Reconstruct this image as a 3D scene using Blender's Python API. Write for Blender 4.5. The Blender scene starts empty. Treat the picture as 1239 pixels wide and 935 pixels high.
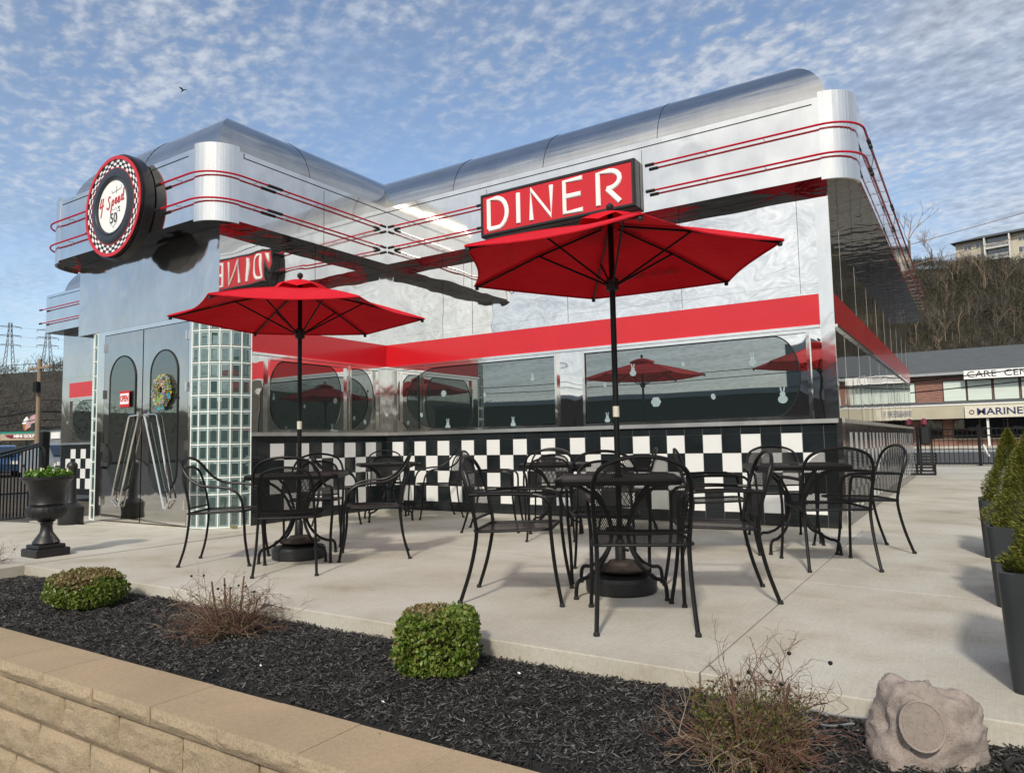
import bpy, bmesh, math, random
from mathutils import Vector, Matrix, noise as mnoise
random.seed(7)
R = math.radians
PI = math.pi
sc = bpy.context.scene
COL = sc.collection

# ------------------------------------------------------------------ materials
def new_mat(name):
    m = bpy.data.materials.new(name); m.use_nodes = True
    nt = m.node_tree; nt.nodes.clear()
    out = nt.nodes.new('ShaderNodeOutputMaterial')
    return m, nt, out

def N(nt, typ, **kw):
    n = nt.nodes.new(typ)
    for k, v in kw.items():
        if k.startswith('_'): setattr(n, k[1:], v)
        else: n.inputs[k].default_value = v
    return n

def L(nt, a, b): nt.links.new(a, b)

def coords(nt, scale=(1, 1, 1), rot=(0, 0, 0), gen='Object'):
    t = nt.nodes.new('ShaderNodeTexCoord'); mp = nt.nodes.new('ShaderNodeMapping')
    mp.inputs['Scale'].default_value = scale; mp.inputs['Rotation'].default_value = rot
    L(nt, t.outputs[gen], mp.inputs['Vector']); return mp.outputs[0]

def ramp(nt, fac, stops):
    r = nt.nodes.new('ShaderNodeValToRGB'); cr = r.color_ramp
    while len(cr.elements) < len(stops): cr.elements.new(.5)
    for e, (p, c) in zip(cr.elements, stops):
        e.position = p; e.color = (*c, 1) if len(c) == 3 else c
    L(nt, fac, r.inputs[0]); return r.outputs[0]

def paint(name, col, rough=.45, metal=0, var=.12, scale=6, bump=0, bscale=40, spec=.5, stretch=(1, 1, 1), dark=None, coat=0):
    """general surface: base colour with uneven wear noise and an optional bump"""
    m, nt, out = new_mat(name)
    p = N(nt, 'ShaderNodeBsdfPrincipled', Roughness=rough, Metallic=metal)
    p.inputs['Specular IOR Level'].default_value = spec
    p.inputs['Coat Weight'].default_value = coat
    v = coords(nt, stretch)
    n = N(nt, 'ShaderNodeTexNoise', Scale=scale, Detail=6, Roughness=.6); L(nt, v, n.inputs['Vector'])
    lo = dark or tuple(c * (1 - var) for c in col); hi = tuple(min(1, c * (1 + var)) for c in col)
    L(nt, ramp(nt, n.outputs[0], [(.3, lo), (.7, hi)]), p.inputs['Base Color'])
    if bump:
        n2 = N(nt, 'ShaderNodeTexNoise', Scale=bscale, Detail=8, Roughness=.65); L(nt, v, n2.inputs['Vector'])
        b = N(nt, 'ShaderNodeBump', Strength=1, Distance=bump); L(nt, n2.outputs[0], b.inputs['Height'])
        L(nt, b.outputs[0], p.inputs['Normal'])
    L(nt, p.outputs[0], out.inputs[0]); return m

def mirror(name, base=.78, rough=.05, wave=.006, wscale=1.6, stretch=(1, 1, 1), fine=0, distort=1.5, tint=(1, .985, .95), streak=None, det=1.0, metal=.99):
    """stainless sheet: oil-canned mirror"""
    m, nt, out = new_mat(name)
    p = N(nt, 'ShaderNodeBsdfPrincipled', Roughness=rough, Metallic=metal)
    v = coords(nt, stretch)
    n = N(nt, 'ShaderNodeTexNoise', Scale=wscale, Detail=det, Roughness=.4, Distortion=distort); L(nt, v, n.inputs['Vector'])
    b = N(nt, 'ShaderNodeBump', Strength=1, Distance=wave); L(nt, n.outputs[0], b.inputs['Height'])
    last = b
    if fine:
        v2 = coords(nt, streak or (40, 40, 1.2))
        n2 = N(nt, 'ShaderNodeTexNoise', Scale=1, Detail=3); L(nt, v2, n2.inputs['Vector'])
        b2 = N(nt, 'ShaderNodeBump', Strength=1, Distance=fine); L(nt, n2.outputs[0], b2.inputs['Height'])
        L(nt, b.outputs[0], b2.inputs['Normal']); last = b2
    L(nt, last.outputs[0], p.inputs['Normal'])
    n3 = N(nt, 'ShaderNodeTexNoise', Scale=2.2, Detail=7, Roughness=.7); L(nt, coords(nt, (1, 1, .5)), n3.inputs['Vector'])
    c0 = tuple(base * .9 * t for t in tint); c1 = tuple(base * 1.04 * t for t in tint)
    L(nt, ramp(nt, n3.outputs[0], [(.35, c0), (.65, c1)]), p.inputs['Base Color'])
    rr = N(nt, 'ShaderNodeMapRange'); rr.inputs['To Min'].default_value = rough * .6; rr.inputs['To Max'].default_value = rough * 1.6
    L(nt, n3.outputs[0], rr.inputs['Value']); L(nt, rr.outputs[0], p.inputs['Roughness'])
    L(nt, p.outputs[0], out.inputs[0]); return m

def glass_mat(name, tint=(.75, .85, .82), refl=.4, base=(.016, .024, .024)):
    """tinted window pane: strong reflection over a dark room"""
    m, nt, out = new_mat(name)
    d = N(nt, 'ShaderNodeBsdfPrincipled', Roughness=.3); d.inputs['Base Color'].default_value = (*base, 1)
    d.inputs['Specular IOR Level'].default_value = 0
    g = N(nt, 'ShaderNodeBsdfGlossy', Roughness=.012); g.inputs['Color'].default_value = (*tint, 1)
    n = N(nt, 'ShaderNodeTexNoise', Scale=.9, Detail=1); L(nt, coords(nt), n.inputs['Vector'])
    b = N(nt, 'ShaderNodeBump', Strength=1, Distance=.0012); L(nt, n.outputs[0], b.inputs['Height']); L(nt, b.outputs[0], g.inputs['Normal'])
    lw = N(nt, 'ShaderNodeFresnel', IOR=1.5)
    a = N(nt, 'ShaderNodeMath', _operation='MULTIPLY_ADD'); L(nt, lw.outputs[0], a.inputs[0]); a.inputs[1].default_value = .6; a.inputs[2].default_value = refl
    mx = nt.nodes.new('ShaderNodeMixShader'); L(nt, a.outputs[0], mx.inputs[0]); L(nt, d.outputs[0], mx.inputs[1]); L(nt, g.outputs[0], mx.inputs[2])
    L(nt, mx.outputs[0], out.inputs[0]); return m

def mesh_mat(name, axes, cell=.019, aspect=1.05, thick=.30, col=(.0045, .0048, .005)):
    """expanded metal sheet: a diamond lattice with real holes in it"""
    m, nt, out = new_mat(name)
    p = N(nt, 'ShaderNodeBsdfPrincipled', Roughness=.45); p.inputs['Base Color'].default_value = (*col, 1); p.inputs['Specular IOR Level'].default_value = .3
    t = nt.nodes.new('ShaderNodeTexCoord'); s = nt.nodes.new('ShaderNodeSeparateXYZ'); L(nt, t.outputs['Object'], s.inputs[0])
    def mth(op, a, b=None):
        n = nt.nodes.new('ShaderNodeMath'); n.operation = op
        for i, q in enumerate((a, b)):
            if q is None: continue
            if isinstance(q, (int, float)): n.inputs[i].default_value = q
            else: L(nt, q, n.inputs[i])
        return n.outputs[0]
    u = mth('MULTIPLY', s.outputs[axes[0]], 1 / cell * aspect * 1.6); v = mth('MULTIPLY', s.outputs[axes[1]], 1 / cell)
    def tri(q): return mth('ABSOLUTE', mth('SUBTRACT', mth('FRACT', q), .5))
    a = tri(mth('ADD', u, v)); b = tri(mth('SUBTRACT', u, v))
    mx = mth('MAXIMUM', a, b)
    solid = mth('GREATER_THAN', mx, .5 - thick * .5)
    tr = nt.nodes.new('ShaderNodeBsdfTransparent'); mix = nt.nodes.new('ShaderNodeMixShader')
    L(nt, solid, mix.inputs[0]); L(nt, tr.outputs[0], mix.inputs[1]); L(nt, p.outputs[0], mix.inputs[2])
    L(nt, mix.outputs[0], out.inputs[0]); return m

def leaf_mat(name, cols, rough=.5, trans=.25):
    m, nt, out = new_mat(name)
    g = nt.nodes.new('ShaderNodeNewGeometry')
    c = ramp(nt, g.outputs['Random Per Island'], [(i / max(1, len(cols) - 1), k) for i, k in enumerate(cols)])
    p = N(nt, 'ShaderNodeBsdfPrincipled', Roughness=rough); L(nt, c, p.inputs['Base Color'])
    t = nt.nodes.new('ShaderNodeBsdfTranslucent'); L(nt, c, t.inputs[0])
    mx = N(nt, 'ShaderNodeMixShader'); mx.inputs[0].default_value = trans
    L(nt, p.outputs[0], mx.inputs[1]); L(nt, t.outputs[0], mx.inputs[2]); L(nt, mx.outputs[0], out.inputs[0]); return m

M = {}
M['wall_steel'] = mirror('wall_steel', .82, .018, .0060, 1.3, distort=.9, det=1.1)
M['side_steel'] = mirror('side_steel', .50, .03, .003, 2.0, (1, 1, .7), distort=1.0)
M['fascia_steel'] = mirror('fascia_steel', .81, .06, .0036, 1.2, distort=1.0, det=1.2)
M['facade_steel'] = mirror('facade_steel', .66, .07, .011, 1.5, fine=.0002, det=1.6, metal=.94)
M['roof_steel'] = mirror('roof_steel', .60, .09, .004, .5, fine=.0035, streak=(.22, .22, 9))
M['cap_steel'] = mirror('cap_steel', .82, .09, .006, .8, (7, 7, .2), fine=.006, streak=(26, 26, .4), distort=.3)
M['trim_steel'] = mirror('trim_steel', .82, .09, .002, 3)
M['ledge_steel'] = mirror('ledge_steel', .72, .32, .001, 3)
M['door_steel'] = mirror('door_steel', .55, .04, .0035, 1.6)
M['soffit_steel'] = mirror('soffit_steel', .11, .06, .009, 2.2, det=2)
M['window_glass'] = glass_mat('window_glass', (.80, .85, .83), .32)
M['door_glass'] = glass_mat('door_glass', (.7, .76, .72), .30, (.02, .024, .022))
M['red_panel'] = paint('red_panel', (.56, .010, .018), .22, var=.05, scale=2, coat=.25)
M['black_tile'] = paint('black_tile', (.014, .018, .020), .14, var=.3, scale=3)
M['white_tile'] = paint('white_tile', (.74, .75, .74), .14, var=.05, scale=3)
M['grout'] = paint('grout', (.20, .205, .20), .8, var=.2)
M['gasket'] = paint('gasket', (.008, .009, .009), .5)
M['black_metal'] = paint('black_metal', (.0045, .0048, .005), .42, var=.3, scale=9, spec=.3)
M['black_sign'] = paint('black_sign', (.016, .016, .018), .3, var=.2)
M['black_plastic'] = paint('black_plastic', (.013, .014, .015), .45, var=.3, bump=.0006, bscale=60)
M['rust_plate'] = paint('rust_plate', (.035, .024, .018), .7, var=.5, scale=14, bump=.001)
M['sign_red'] = paint('sign_red', (.55, .012, .02), .3, var=.04, scale=2)
M['sign_white'] = paint('sign_white', (.85, .85, .83), .35, var=.03)
M['tyre_grey'] = paint('tyre_grey', (.022, .025, .032), .35, var=.15, scale=3)
M['neon_red'] = paint('neon_red', (.50, .006, .03), .18, var=.06)
M['canopy'] = None
M['mortar_white'] = paint('mortar_white', (.78, .83, .80), .4, var=.06)
M['block_glass'] = glass_mat('block_glass', (.74, .84, .82), .34, (.22, .30, .29))
M['block_core'] = glass_mat('block_core', (.62, .74, .72), .22, (.05, .085, .085))
M['mesh_back'] = mesh_mat('mesh_back', (0, 2), thick=.40)
M['mesh_seat'] = mesh_mat('mesh_seat', (0, 1), thick=.58)
M['mesh_top'] = mesh_mat('mesh_top', (0, 1), thick=.62)
M['brick'] = None
M['urn'] = paint('urn', (.012, .012, .013), .42, var=.4, scale=20, bump=.0012, bscale=50)
M['planter'] = paint('planter', (.022, .026, .029), .5, var=.12, scale=8, bump=.0004, bscale=90)
M['soil'] = paint('soil', (.03, .02, .014), .95, var=.5, scale=30, bump=.01, bscale=40)
M['chrome'] = mirror('chrome', .78, .10, .0005, 3)
M['cling'] = paint('cling', (.28, .37, .38), .5, var=.1, scale=30)
M['asphalt'] = paint('asphalt', (.055, .056, .058), .9, var=.25, scale=.6, bump=.006, bscale=120)
M['twig'] = paint('twig', (.12, .062, .042), .8, var=.45, scale=9)
M['twig_pale'] = paint('twig_pale', (.23, .17, .12), .8, var=.4, scale=9)
M['bark'] = paint('bark', (.12, .095, .075), .9, var=.4, scale=5, bump=.01)
M['wood_pole'] = paint('wood_pole', (.26, .19, .13), .85, var=.3, scale=2, stretch=(6, 6, .5))
M['lattice'] = paint('lattice', (.20, .22, .24), .6, var=.2, scale=5)
M['galv'] = paint('galv', (.34, .36, .37), .45, metal=.6, var=.15)
M['pylon'] = paint('pylon_steel', (.11, .12, .13), .6)
M['cream'] = paint('cream', (.42, .385, .29), .7, var=.08, scale=1)
M['brown_dark'] = paint('brown_dark', (.045, .035, .03), .6)
M['blind'] = paint('blind', (.60, .68, .62), .5, var=.05, scale=.5, stretch=(1, 1, 6))
M['white_paint'] = paint('white_paint', (.74, .74, .72), .5, var=.05)
M['car_blue'] = paint('car_blue', (.03, .07, .16), .25, var=.1, coat=.6)
M['car_white'] = paint('car_white', (.6, .62, .64), .25, var=.05, coat=.6)
M['car_silver'] = paint('car_silver', (.30, .32, .34), .3, metal=.5, var=.05)
M['car_glass'] = glass_mat('car_glass', (.7, .75, .78), .25, (.01, .012, .014))
M['rubber'] = paint('rubber', (.012, .012, .012), .8)
M['joint_dark'] = paint('joint_dark', (.09, .082, .07), .95)

def fabric():
    m, nt, out = new_mat('canopy_fabric')
    n = N(nt, 'ShaderNodeTexNoise', Scale=3, Detail=5); L(nt, coords(nt), n.inputs['Vector'])
    c = ramp(nt, n.outputs[0], [(.3, (.58, .011, .022)), (.7, (.68, .018, .034))])
    w = N(nt, 'ShaderNodeTexNoise', Scale=5, Detail=4, Distortion=1.2); L(nt, coords(nt, (1, 1, 2.5)), w.inputs['Vector'])
    b = N(nt, 'ShaderNodeBump', Strength=.8, Distance=.02); L(nt, w.outputs[0], b.inputs['Height'])
    p = N(nt, 'ShaderNodeBsdfPrincipled', Roughness=.8); p.inputs['Specular IOR Level'].default_value = .12
    L(nt, c, p.inputs['Base Color']); L(nt, b.outputs[0], p.inputs['Normal'])
    t = nt.nodes.new('ShaderNodeBsdfTranslucent'); t.inputs[0].default_value = (.8, .004, .006, 1)
    mx = N(nt, 'ShaderNodeMixShader'); mx.inputs[0].default_value = .09
    L(nt, p.outputs[0], mx.inputs[1]); L(nt, t.outputs[0], mx.inputs[2]); L(nt, mx.outputs[0], out.inputs[0]); return m
M['canopy'] = fabric()

def concrete():
    m, nt, out = new_mat('broomed_concrete')
    v = coords(nt)
    big = N(nt, 'ShaderNodeTexNoise', Scale=.55, Detail=6, Roughness=.62, Distortion=.4); L(nt, v, big.inputs['Vector'])
    stain = N(nt, 'ShaderNodeTexNoise', Scale=1.5, Detail=8, Roughness=.6, Distortion=.3); L(nt, coords(nt, (1, 1.2, 1), (0, 0, .4)), stain.inputs['Vector'])
    fine = N(nt, 'ShaderNodeTexNoise', Scale=45, Detail=6, Roughness=.75); L(nt, v, fine.inputs['Vector'])
    broom = N(nt, 'ShaderNodeTexNoise', Scale=1, Detail=3); L(nt, coords(nt, (170, 4, 1)), broom.inputs['Vector'])
    c1 = ramp(nt, big.outputs[0], [(.3, (.43, .41, .35)), (.52, (.52, .50, .445)), (.72, (.58, .565, .51))])
    c2 = ramp(nt, stain.outputs[0], [(.30, (.74, .69, .62)), (.44, (.92, .90, .86)), (.60, (1, 1, 1))])
    c3 = ramp(nt, fine.outputs[0], [(.25, (.80, .79, .77)), (.55, (1, 1, 1)), (.8, (1.06, 1.06, 1.06))])
    c4 = ramp(nt, broom.outputs[0], [(.3, (.93, .93, .93)), (.7, (1.03, 1.03, 1.03))])
    cur = c1
    for c in (c2, c3, c4):
        x = nt.nodes.new('ShaderNodeMix'); x.data_type = 'RGBA'; x.blend_type = 'MULTIPLY'; x.inputs[0].default_value = 1
        L(nt, cur, x.inputs[6]); L(nt, c, x.inputs[7]); cur = x.outputs[2]
    vo = N(nt, 'ShaderNodeTexVoronoi', Scale=1.6, Randomness=1); L(nt, v, vo.inputs['Vector'])
    sp = ramp(nt, vo.outputs['Distance'], [(.006, (1, 1, 1)), (.022, (0, 0, 0))])
    x = nt.nodes.new('ShaderNodeMix'); x.data_type = 'RGBA'; L(nt, sp, x.inputs[0]); L(nt, cur, x.inputs[6]); x.inputs[7].default_value = (.72, .70, .66, 1); cur = x.outputs[2]
    dr = N(nt, 'ShaderNodeTexVoronoi', Scale=2.6, Randomness=1); L(nt, coords(nt, (1, 1, 1), (0, 0, 1.1)), dr.inputs['Vector'])
    dsp = ramp(nt, dr.outputs['Distance'], [(.02, (.80, .79, .77)), (.07, (1, 1, 1))])
    x = nt.nodes.new('ShaderNodeMix'); x.data_type = 'RGBA'; x.blend_type = 'MULTIPLY'; x.inputs[0].default_value = .8; L(nt, cur, x.inputs[6]); L(nt, dsp, x.inputs[7]); cur = x.outputs[2]
    p = N(nt, 'ShaderNodeBsdfPrincipled', Roughness=.85); L(nt, cur, p.inputs['Base Color'])
    add = N(nt, 'ShaderNodeMath', _operation='ADD'); L(nt, fine.outputs[0], add.inputs[0]); L(nt, broom.outputs[0], add.inputs[1])
    b = N(nt, 'ShaderNodeBump', Strength=.6, Distance=.002); L(nt, add.outputs[0], b.inputs['Height']); L(nt, b.outputs[0], p.inputs['Normal'])
    L(nt, p.outputs[0], out.inputs[0]); return m
M['concrete'] = concrete()

def stone(name, c0, c1, rough_bump, scale=18, seedoff=0):
    m, nt, out = new_mat(name)
    v = coords(nt)
    n = N(nt, 'ShaderNodeTexNoise', Scale=scale, Detail=9, Roughness=.75); L(nt, v, n.inputs['Vector'])
    n2 = N(nt, 'ShaderNodeTexNoise', Scale=140, Detail=3, Roughness=.8); L(nt, v, n2.inputs['Vector'])
    n3 = N(nt, 'ShaderNodeTexNoise', Scale=1.6, Detail=4); L(nt, v, n3.inputs['Vector'])
    c = ramp(nt, n.outputs[0], [(.3, c0), (.7, c1)])
    s = ramp(nt, n2.outputs[0], [(.28, (.55, .5, .45)), (.45, (1, 1, 1)), (.66, (1, 1, 1)), (.78, (1.35, 1.35, 1.3))])
    s3 = ramp(nt, n3.outputs[0], [(.3, (.82, .82, .80)), (.7, (1.08, 1.06, 1.04))])
    cur = c
    for q in (s, s3):
        x = nt.nodes.new('ShaderNodeMix'); x.data_type = 'RGBA'; x.blend_type = 'MULTIPLY'; x.inputs[0].default_value = 1
        L(nt, cur, x.inputs[6]); L(nt, q, x.inputs[7]); cur = x.outputs[2]
    p = N(nt, 'ShaderNodeBsdfPrincipled', Roughness=.9); L(nt, cur, p.inputs['Base Color'])
    a = N(nt, 'ShaderNodeMath', _operation='MULTIPLY_ADD'); L(nt, n2.outputs[0], a.inputs[0]); a.inputs[1].default_value = .30; L(nt, n.outputs[0], a.inputs[2])
    b = N(nt, 'ShaderNodeBump', Strength=1, Distance=rough_bump); L(nt, a.outputs[0], b.inputs['Height']); L(nt, b.outputs[0], p.inputs['Normal'])
    L(nt, p.outputs[0], out.inputs[0]); return m
M['cap_stone'] = stone('cap_stone', (.35, .265, .17), (.44, .34, .225), .0018, 40)
M['split_stone'] = stone('split_stone', (.36, .275, .175), (.58, .47, .335), .012, 75)
M['fake_rock'] = stone('fake_rock', (.27, .225, .20), (.43, .37, .34), .012, 14)
M['grille'] = stone('grille', (.21, .18, .155), (.30, .255, .225), .002, 60)
M['mulch'] = stone('mulch', (.008, .0078, .0076), (.030, .028, .027), .03, 30)
M['chip'] = leaf_mat('bark_chip', [(.006, .006, .006), (.010, .0095, .0095), (.024, .023, .022), (.007, .007, .007), (.06, .057, .054), (.012, .011, .010), (.035, .028, .022), (.16, .155, .15)], .55, 0)
M['boxwood'] = leaf_mat('boxwood_leaf', [(.055, .10, .012), (.10, .17, .018), (.15, .22, .03), (.22, .27, .06), (.08, .14, .015), (.26, .21, .08)], .38, .25)
M['box_dry'] = leaf_mat('boxwood_dry_leaf', [(.20, .13, .055), (.28, .20, .09), (.14, .14, .04), (.33, .25, .14)], .5, .25)
M['spruce'] = leaf_mat('spruce_needle', [(.06, .085, .012), (.11, .14, .018), (.18, .20, .025), (.16, .12, .03), (.09, .12, .014), (.25, .25, .04)], .6, .2)
M['barberry'] = leaf_mat('sprout_leaf', [(.11, .12, .02), (.16, .16, .03), (.10, .09, .03), (.07, .10, .02)], .5, .3)
M['pansy_leaf'] = leaf_mat('pansy_leaf', [(.06, .14, .015), (.10, .22, .02), (.16, .28, .04)], .45, .3)
M['pansy_petal'] = leaf_mat('pansy_petal', [(.8, .8, .78), (.75, .7, .3), (.82, .82, .8)], .6, .3)
M['wood_brown'] = leaf_mat('winter_twigs', [(.042, .035, .027), (.072, .060, .047), (.03, .027, .021), (.12, .105, .085), (.05, .052, .027)], .9, 0)
M['wood_olive'] = leaf_mat('winter_brush', [(.036, .042, .016), (.055, .058, .023), (.024, .032, .012), (.07, .062, .034), (.03, .03, .017)], .9, 0)
M['hill'] = stone('hill_floor', (.024, .022, .014), (.05, .044, .028), .3, .12)
M['grass'] = stone('lot_verge', (.05, .042, .03), (.13, .105, .075), .03, 6)
M['shingle'] = paint('shingle', (.085, .095, .10), .9, var=.15, scale=1.2, bump=.02, bscale=8, stretch=(1, 1, 6))
M['wreath_bits'] = leaf_mat('wreath_ribbon', [(.95, .80, .03), (.02, .60, .62), (.65, .22, .65), (.30, .80, .06), (.98, .62, .04), (.98, .45, .60), (.03, .45, .85), (.95, .90, .25)], .4, .2)
M['ice_cream'] = paint('ice_cream', (.8, .8, .76), .4); M['cone'] = paint('cone', (.55, .20, .06), .5)
M['sign_green'] = paint('sign_green', (.02, .22, .17), .4); M['sign_tan'] = paint('sign_tan', (.42, .34, .25), .5); M['maroon'] = paint('maroon', (.16, .02, .04), .4)
M['navy'] = paint('navy', (.03, .03, .10), .4); M['sign_cream'] = paint('sign_cream', (.66, .63, .52), .4)
M['apartment'] = paint('apartment_siding', (.52, .49, .40), .8, var=.06, scale=.3)
M['apt_white'] = paint('apt_white', (.7, .7, .67), .6)
M['apt_dark'] = glass_mat('apt_dark', (.6, .65, .7), .15, (.05, .05, .05))
M['flag_cloth'] = paint('flag_cloth', (.45, .30, .32), .8, var=.25, scale=4, stretch=(1, 1, 8))

def brick():
    m, nt, out = new_mat('brick_wall')
    t = nt.nodes.new('ShaderNodeTexCoord'); s = nt.nodes.new('ShaderNodeSeparateXYZ'); L(nt, t.outputs['Object'], s.inputs[0])
    c = nt.nodes.new('ShaderNodeCombineXYZ'); a = N(nt, 'ShaderNodeMath', _operation='ADD'); L(nt, s.outputs[0], a.inputs[0]); L(nt, s.outputs[1], a.inputs[1])
    L(nt, a.outputs[0], c.inputs[0]); L(nt, s.outputs[2], c.inputs[1])
    b = N(nt, 'ShaderNodeTexBrick', Scale=1); b.inputs['Brick Width'].default_value = .42; b.inputs['Row Height'].default_value = .15; b.inputs['Mortar Size'].default_value = .02
    b.inputs['Color1'].default_value = (.20, .075, .05, 1); b.inputs['Color2'].default_value = (.28, .12, .085, 1); b.inputs['Mortar'].default_value = (.26, .20, .17, 1)
    L(nt, c.outputs[0], b.inputs[0]); p = N(nt, 'ShaderNodeBsdfPrincipled', Roughness=.9); L(nt, b.outputs[0], p.inputs['Base Color']); L(nt, p.outputs[0], out.inputs[0]); return m
M['brick'] = brick()

# ------------------------------------------------------------------ mesh builder
ORG = {}
def org(o): return ORG.get(o.name, Vector((0, 0, 0))) if o is not None else Vector((0, 0, 0))

def spline(pts, sub=6):
    """Catmull-Rom through the points"""
    P = [Vector(p) for p in pts]; out = []
    for i in range(len(P) - 1):
        p0 = P[i - 1] if i > 0 else P[i] * 2 - P[i + 1]; p1 = P[i]; p2 = P[i + 1]; p3 = P[i + 2] if i + 2 < len(P) else P[i + 1] * 2 - P[i]
        for k in range(sub):
            t = k / sub
            out.append(.5 * ((2 * p1) + (p2 - p0) * t + (2 * p0 - 5 * p1 + 4 * p2 - p3) * t * t + (3 * p1 - p0 - 3 * p2 + p3) * t ** 3))
    out.append(P[-1]); return out

class MB:
    def __init__(s): s.v = []; s.f = []; s.m = []
    def add(s, vs, fs, mi=0):
        o = len(s.v); s.v += [tuple(v) for v in vs]; s.f += [tuple(i + o for i in f) for f in fs]; s.m += [mi] * len(fs); return s
    def box(s, x0, x1, y0, y1, z0, z1, mi=0):
        vs = [(x, y, z) for z in (z0, z1) for x, y in ((x0, y0), (x1, y0), (x1, y1), (x0, y1))]
        return s.add(vs, [(3, 2, 1, 0), (4, 5, 6, 7), (0, 1, 5, 4), (1, 2, 6, 5), (2, 3, 7, 6), (3, 0, 4, 7)], mi)
    def bev(s, x0, x1, y0, y1, z0, z1, b, mi=0):
        """box with all its edges chamfered"""
        vs = []; idx = {}
        for sx in (0, 1):
            for sy in (0, 1):
                for sz in (0, 1):
                    X = (x0, x1)[sx]; Y = (y0, y1)[sy]; Z = (z0, z1)[sz]; dx = b * (1 - 2 * sx); dy = b * (1 - 2 * sy); dz = b * (1 - 2 * sz)
                    idx[sx, sy, sz] = len(vs); vs += [(X, Y + dy, Z + dz), (X + dx, Y, Z + dz), (X + dx, Y + dy, Z)]
        I = idx; fs = []
        for a in (0, 1):
            fs.append([I[a, 0, 0], I[a, 1, 0], I[a, 1, 1], I[a, 0, 1]]); fs.append([I[0, a, 0] + 1, I[1, a, 0] + 1, I[1, a, 1] + 1, I[0, a, 1] + 1]); fs.append([I[0, 0, a] + 2, I[1, 0, a] + 2, I[1, 1, a] + 2, I[0, 1, a] + 2])
            for c in (0, 1):
                fs.append([I[a, c, 0], I[a, c, 1], I[a, c, 1] + 1, I[a, c, 0] + 1])
                fs.append([I[a, 0, c], I[a, 1, c], I[a, 1, c] + 2, I[a, 0, c] + 2])
                fs.append([I[0, a, c] + 1, I[1, a, c] + 1, I[1, a, c] + 2, I[0, a, c] + 2])
                for d in (0, 1): fs.append([I[a, c, d], I[a, c, d] + 1, I[a, c, d] + 2])
        cen = Vector(((x0 + x1) / 2, (y0 + y1) / 2, (z0 + z1) / 2)); F = []
        for f in fs:
            p = [Vector(vs[i]) for i in f]; n = (p[1] - p[0]).cross(p[2] - p[0]); c = sum(p, Vector()) / len(p)
            F.append(f if n.dot(c - cen) > 0 else f[::-1])
        return s.add(vs, F, mi)
    def prism(s, poly, z0, z1, mi=0):
        n = len(poly); vs = [(x, y, z0) for x, y in poly] + [(x, y, z1) for x, y in poly]
        fs = [tuple(range(n))[::-1], tuple(range(n, 2 * n))] + [(i, (i + 1) % n, n + (i + 1) % n, n + i) for i in range(n)]
        return s.add(vs, fs, mi)
    def plate(s, poly, fn, t, mi=0):
        """flat plate: 2D outline (u, w) lifted by fn(u, w, depth), thickness t"""
        n = len(poly); vs = [fn(u, w, 0) for u, w in poly] + [fn(u, w, t) for u, w in poly]
        fs = [tuple(range(n))[::-1], tuple(range(n, 2 * n))] + [(i, (i + 1) % n, n + (i + 1) % n, n + i) for i in range(n)]
        return s.add(vs, fs, mi)
    def tube(s, pts, r, n=8, closed=False, mi=0, flat=1, up=None, cap=True):
        P = [Vector(p) for p in pts]; m = len(P); rs = r if isinstance(r, (list, tuple)) else [r] * m
        T = []
        for i in range(m):
            a = P[(i - 1) % m] if (closed or i > 0) else P[i]; b = P[(i + 1) % m] if (closed or i < m - 1) else P[i]
            t = (b - a); T.append(t.normalized() if t.length > 1e-9 else Vector((0, 0, 1)))
        nrm = Vector(up) if up else (Vector((0, 0, 1)) if abs(T[0].z) < .9 else Vector((1, 0, 0)))
        nrm = (nrm - T[0] * nrm.dot(T[0])).normalized(); vs = []
        for i in range(m):
            if i: nrm = (nrm - T[i] * nrm.dot(T[i])).normalized()
            bn = T[i].cross(nrm)
            for k in range(n):
                a = 2 * PI * k / n; vs.append(P[i] + (nrm * math.cos(a) * flat + bn * math.sin(a)) * rs[i])
        fs = []; rng = m if closed else m - 1
        for i in range(rng):
            j = (i + 1) % m
            for k in range(n): fs.append((i * n + k, i * n + (k + 1) % n, j * n + (k + 1) % n, j * n + k))
        if not closed and cap: fs.append(tuple(range(n))[::-1]); fs.append(tuple(range((m - 1) * n, m * n)))
        return s.add(vs, fs, mi)
    def lathe(s, prof, n=24, c=(0, 0, 0), mi=0, flute=None):
        vs = []
        for i, (r, z) in enumerate(prof):
            for k in range(n):
                a = 2 * PI * k / n; rr = r * (1 + (flute(i, a) if flute else 0)); vs.append((c[0] + rr * math.cos(a), c[1] + rr * math.sin(a), c[2] + z))
        fs = [(i * n + k, i * n + (k + 1) % n, (i + 1) * n + (k + 1) % n, (i + 1) * n + k) for i in range(len(prof) - 1) for k in range(n)]
        fs.append(tuple(range(n))[::-1]); fs.append(tuple(range((len(prof) - 1) * n, len(prof) * n)))
        return s.add(vs, fs, mi)
    def xf(s, mat, start=0):
        for i in range(start, len(s.v)): s.v[i] = tuple(mat @ Vector(s.v[i]))
        return s
    def build(s, name, mats, parent=None, smooth=True, angle=38, label=None, fix=True):
        me = bpy.data.meshes.new(name); o0 = org(parent)
        me.from_pydata([(x - o0.x, y - o0.y, z - o0.z) for x, y, z in s.v], [], s.f)
        for m in (mats if isinstance(mats, (list, tuple)) else [mats]): me.materials.append(m)
        if any(s.m): me.polygons.foreach_set('material_index', s.m)
        if fix:
            b = bmesh.new(); b.from_mesh(me); bmesh.ops.recalc_face_normals(b, faces=b.faces); b.to_mesh(me); b.free()
        if smooth:
            me.polygons.foreach_set('use_smooth', [True] * len(me.polygons)); me.set_sharp_from_angle(angle=R(angle))
        me.update()
        o = bpy.data.objects.new(name, me); COL.objects.link(o)
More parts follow.
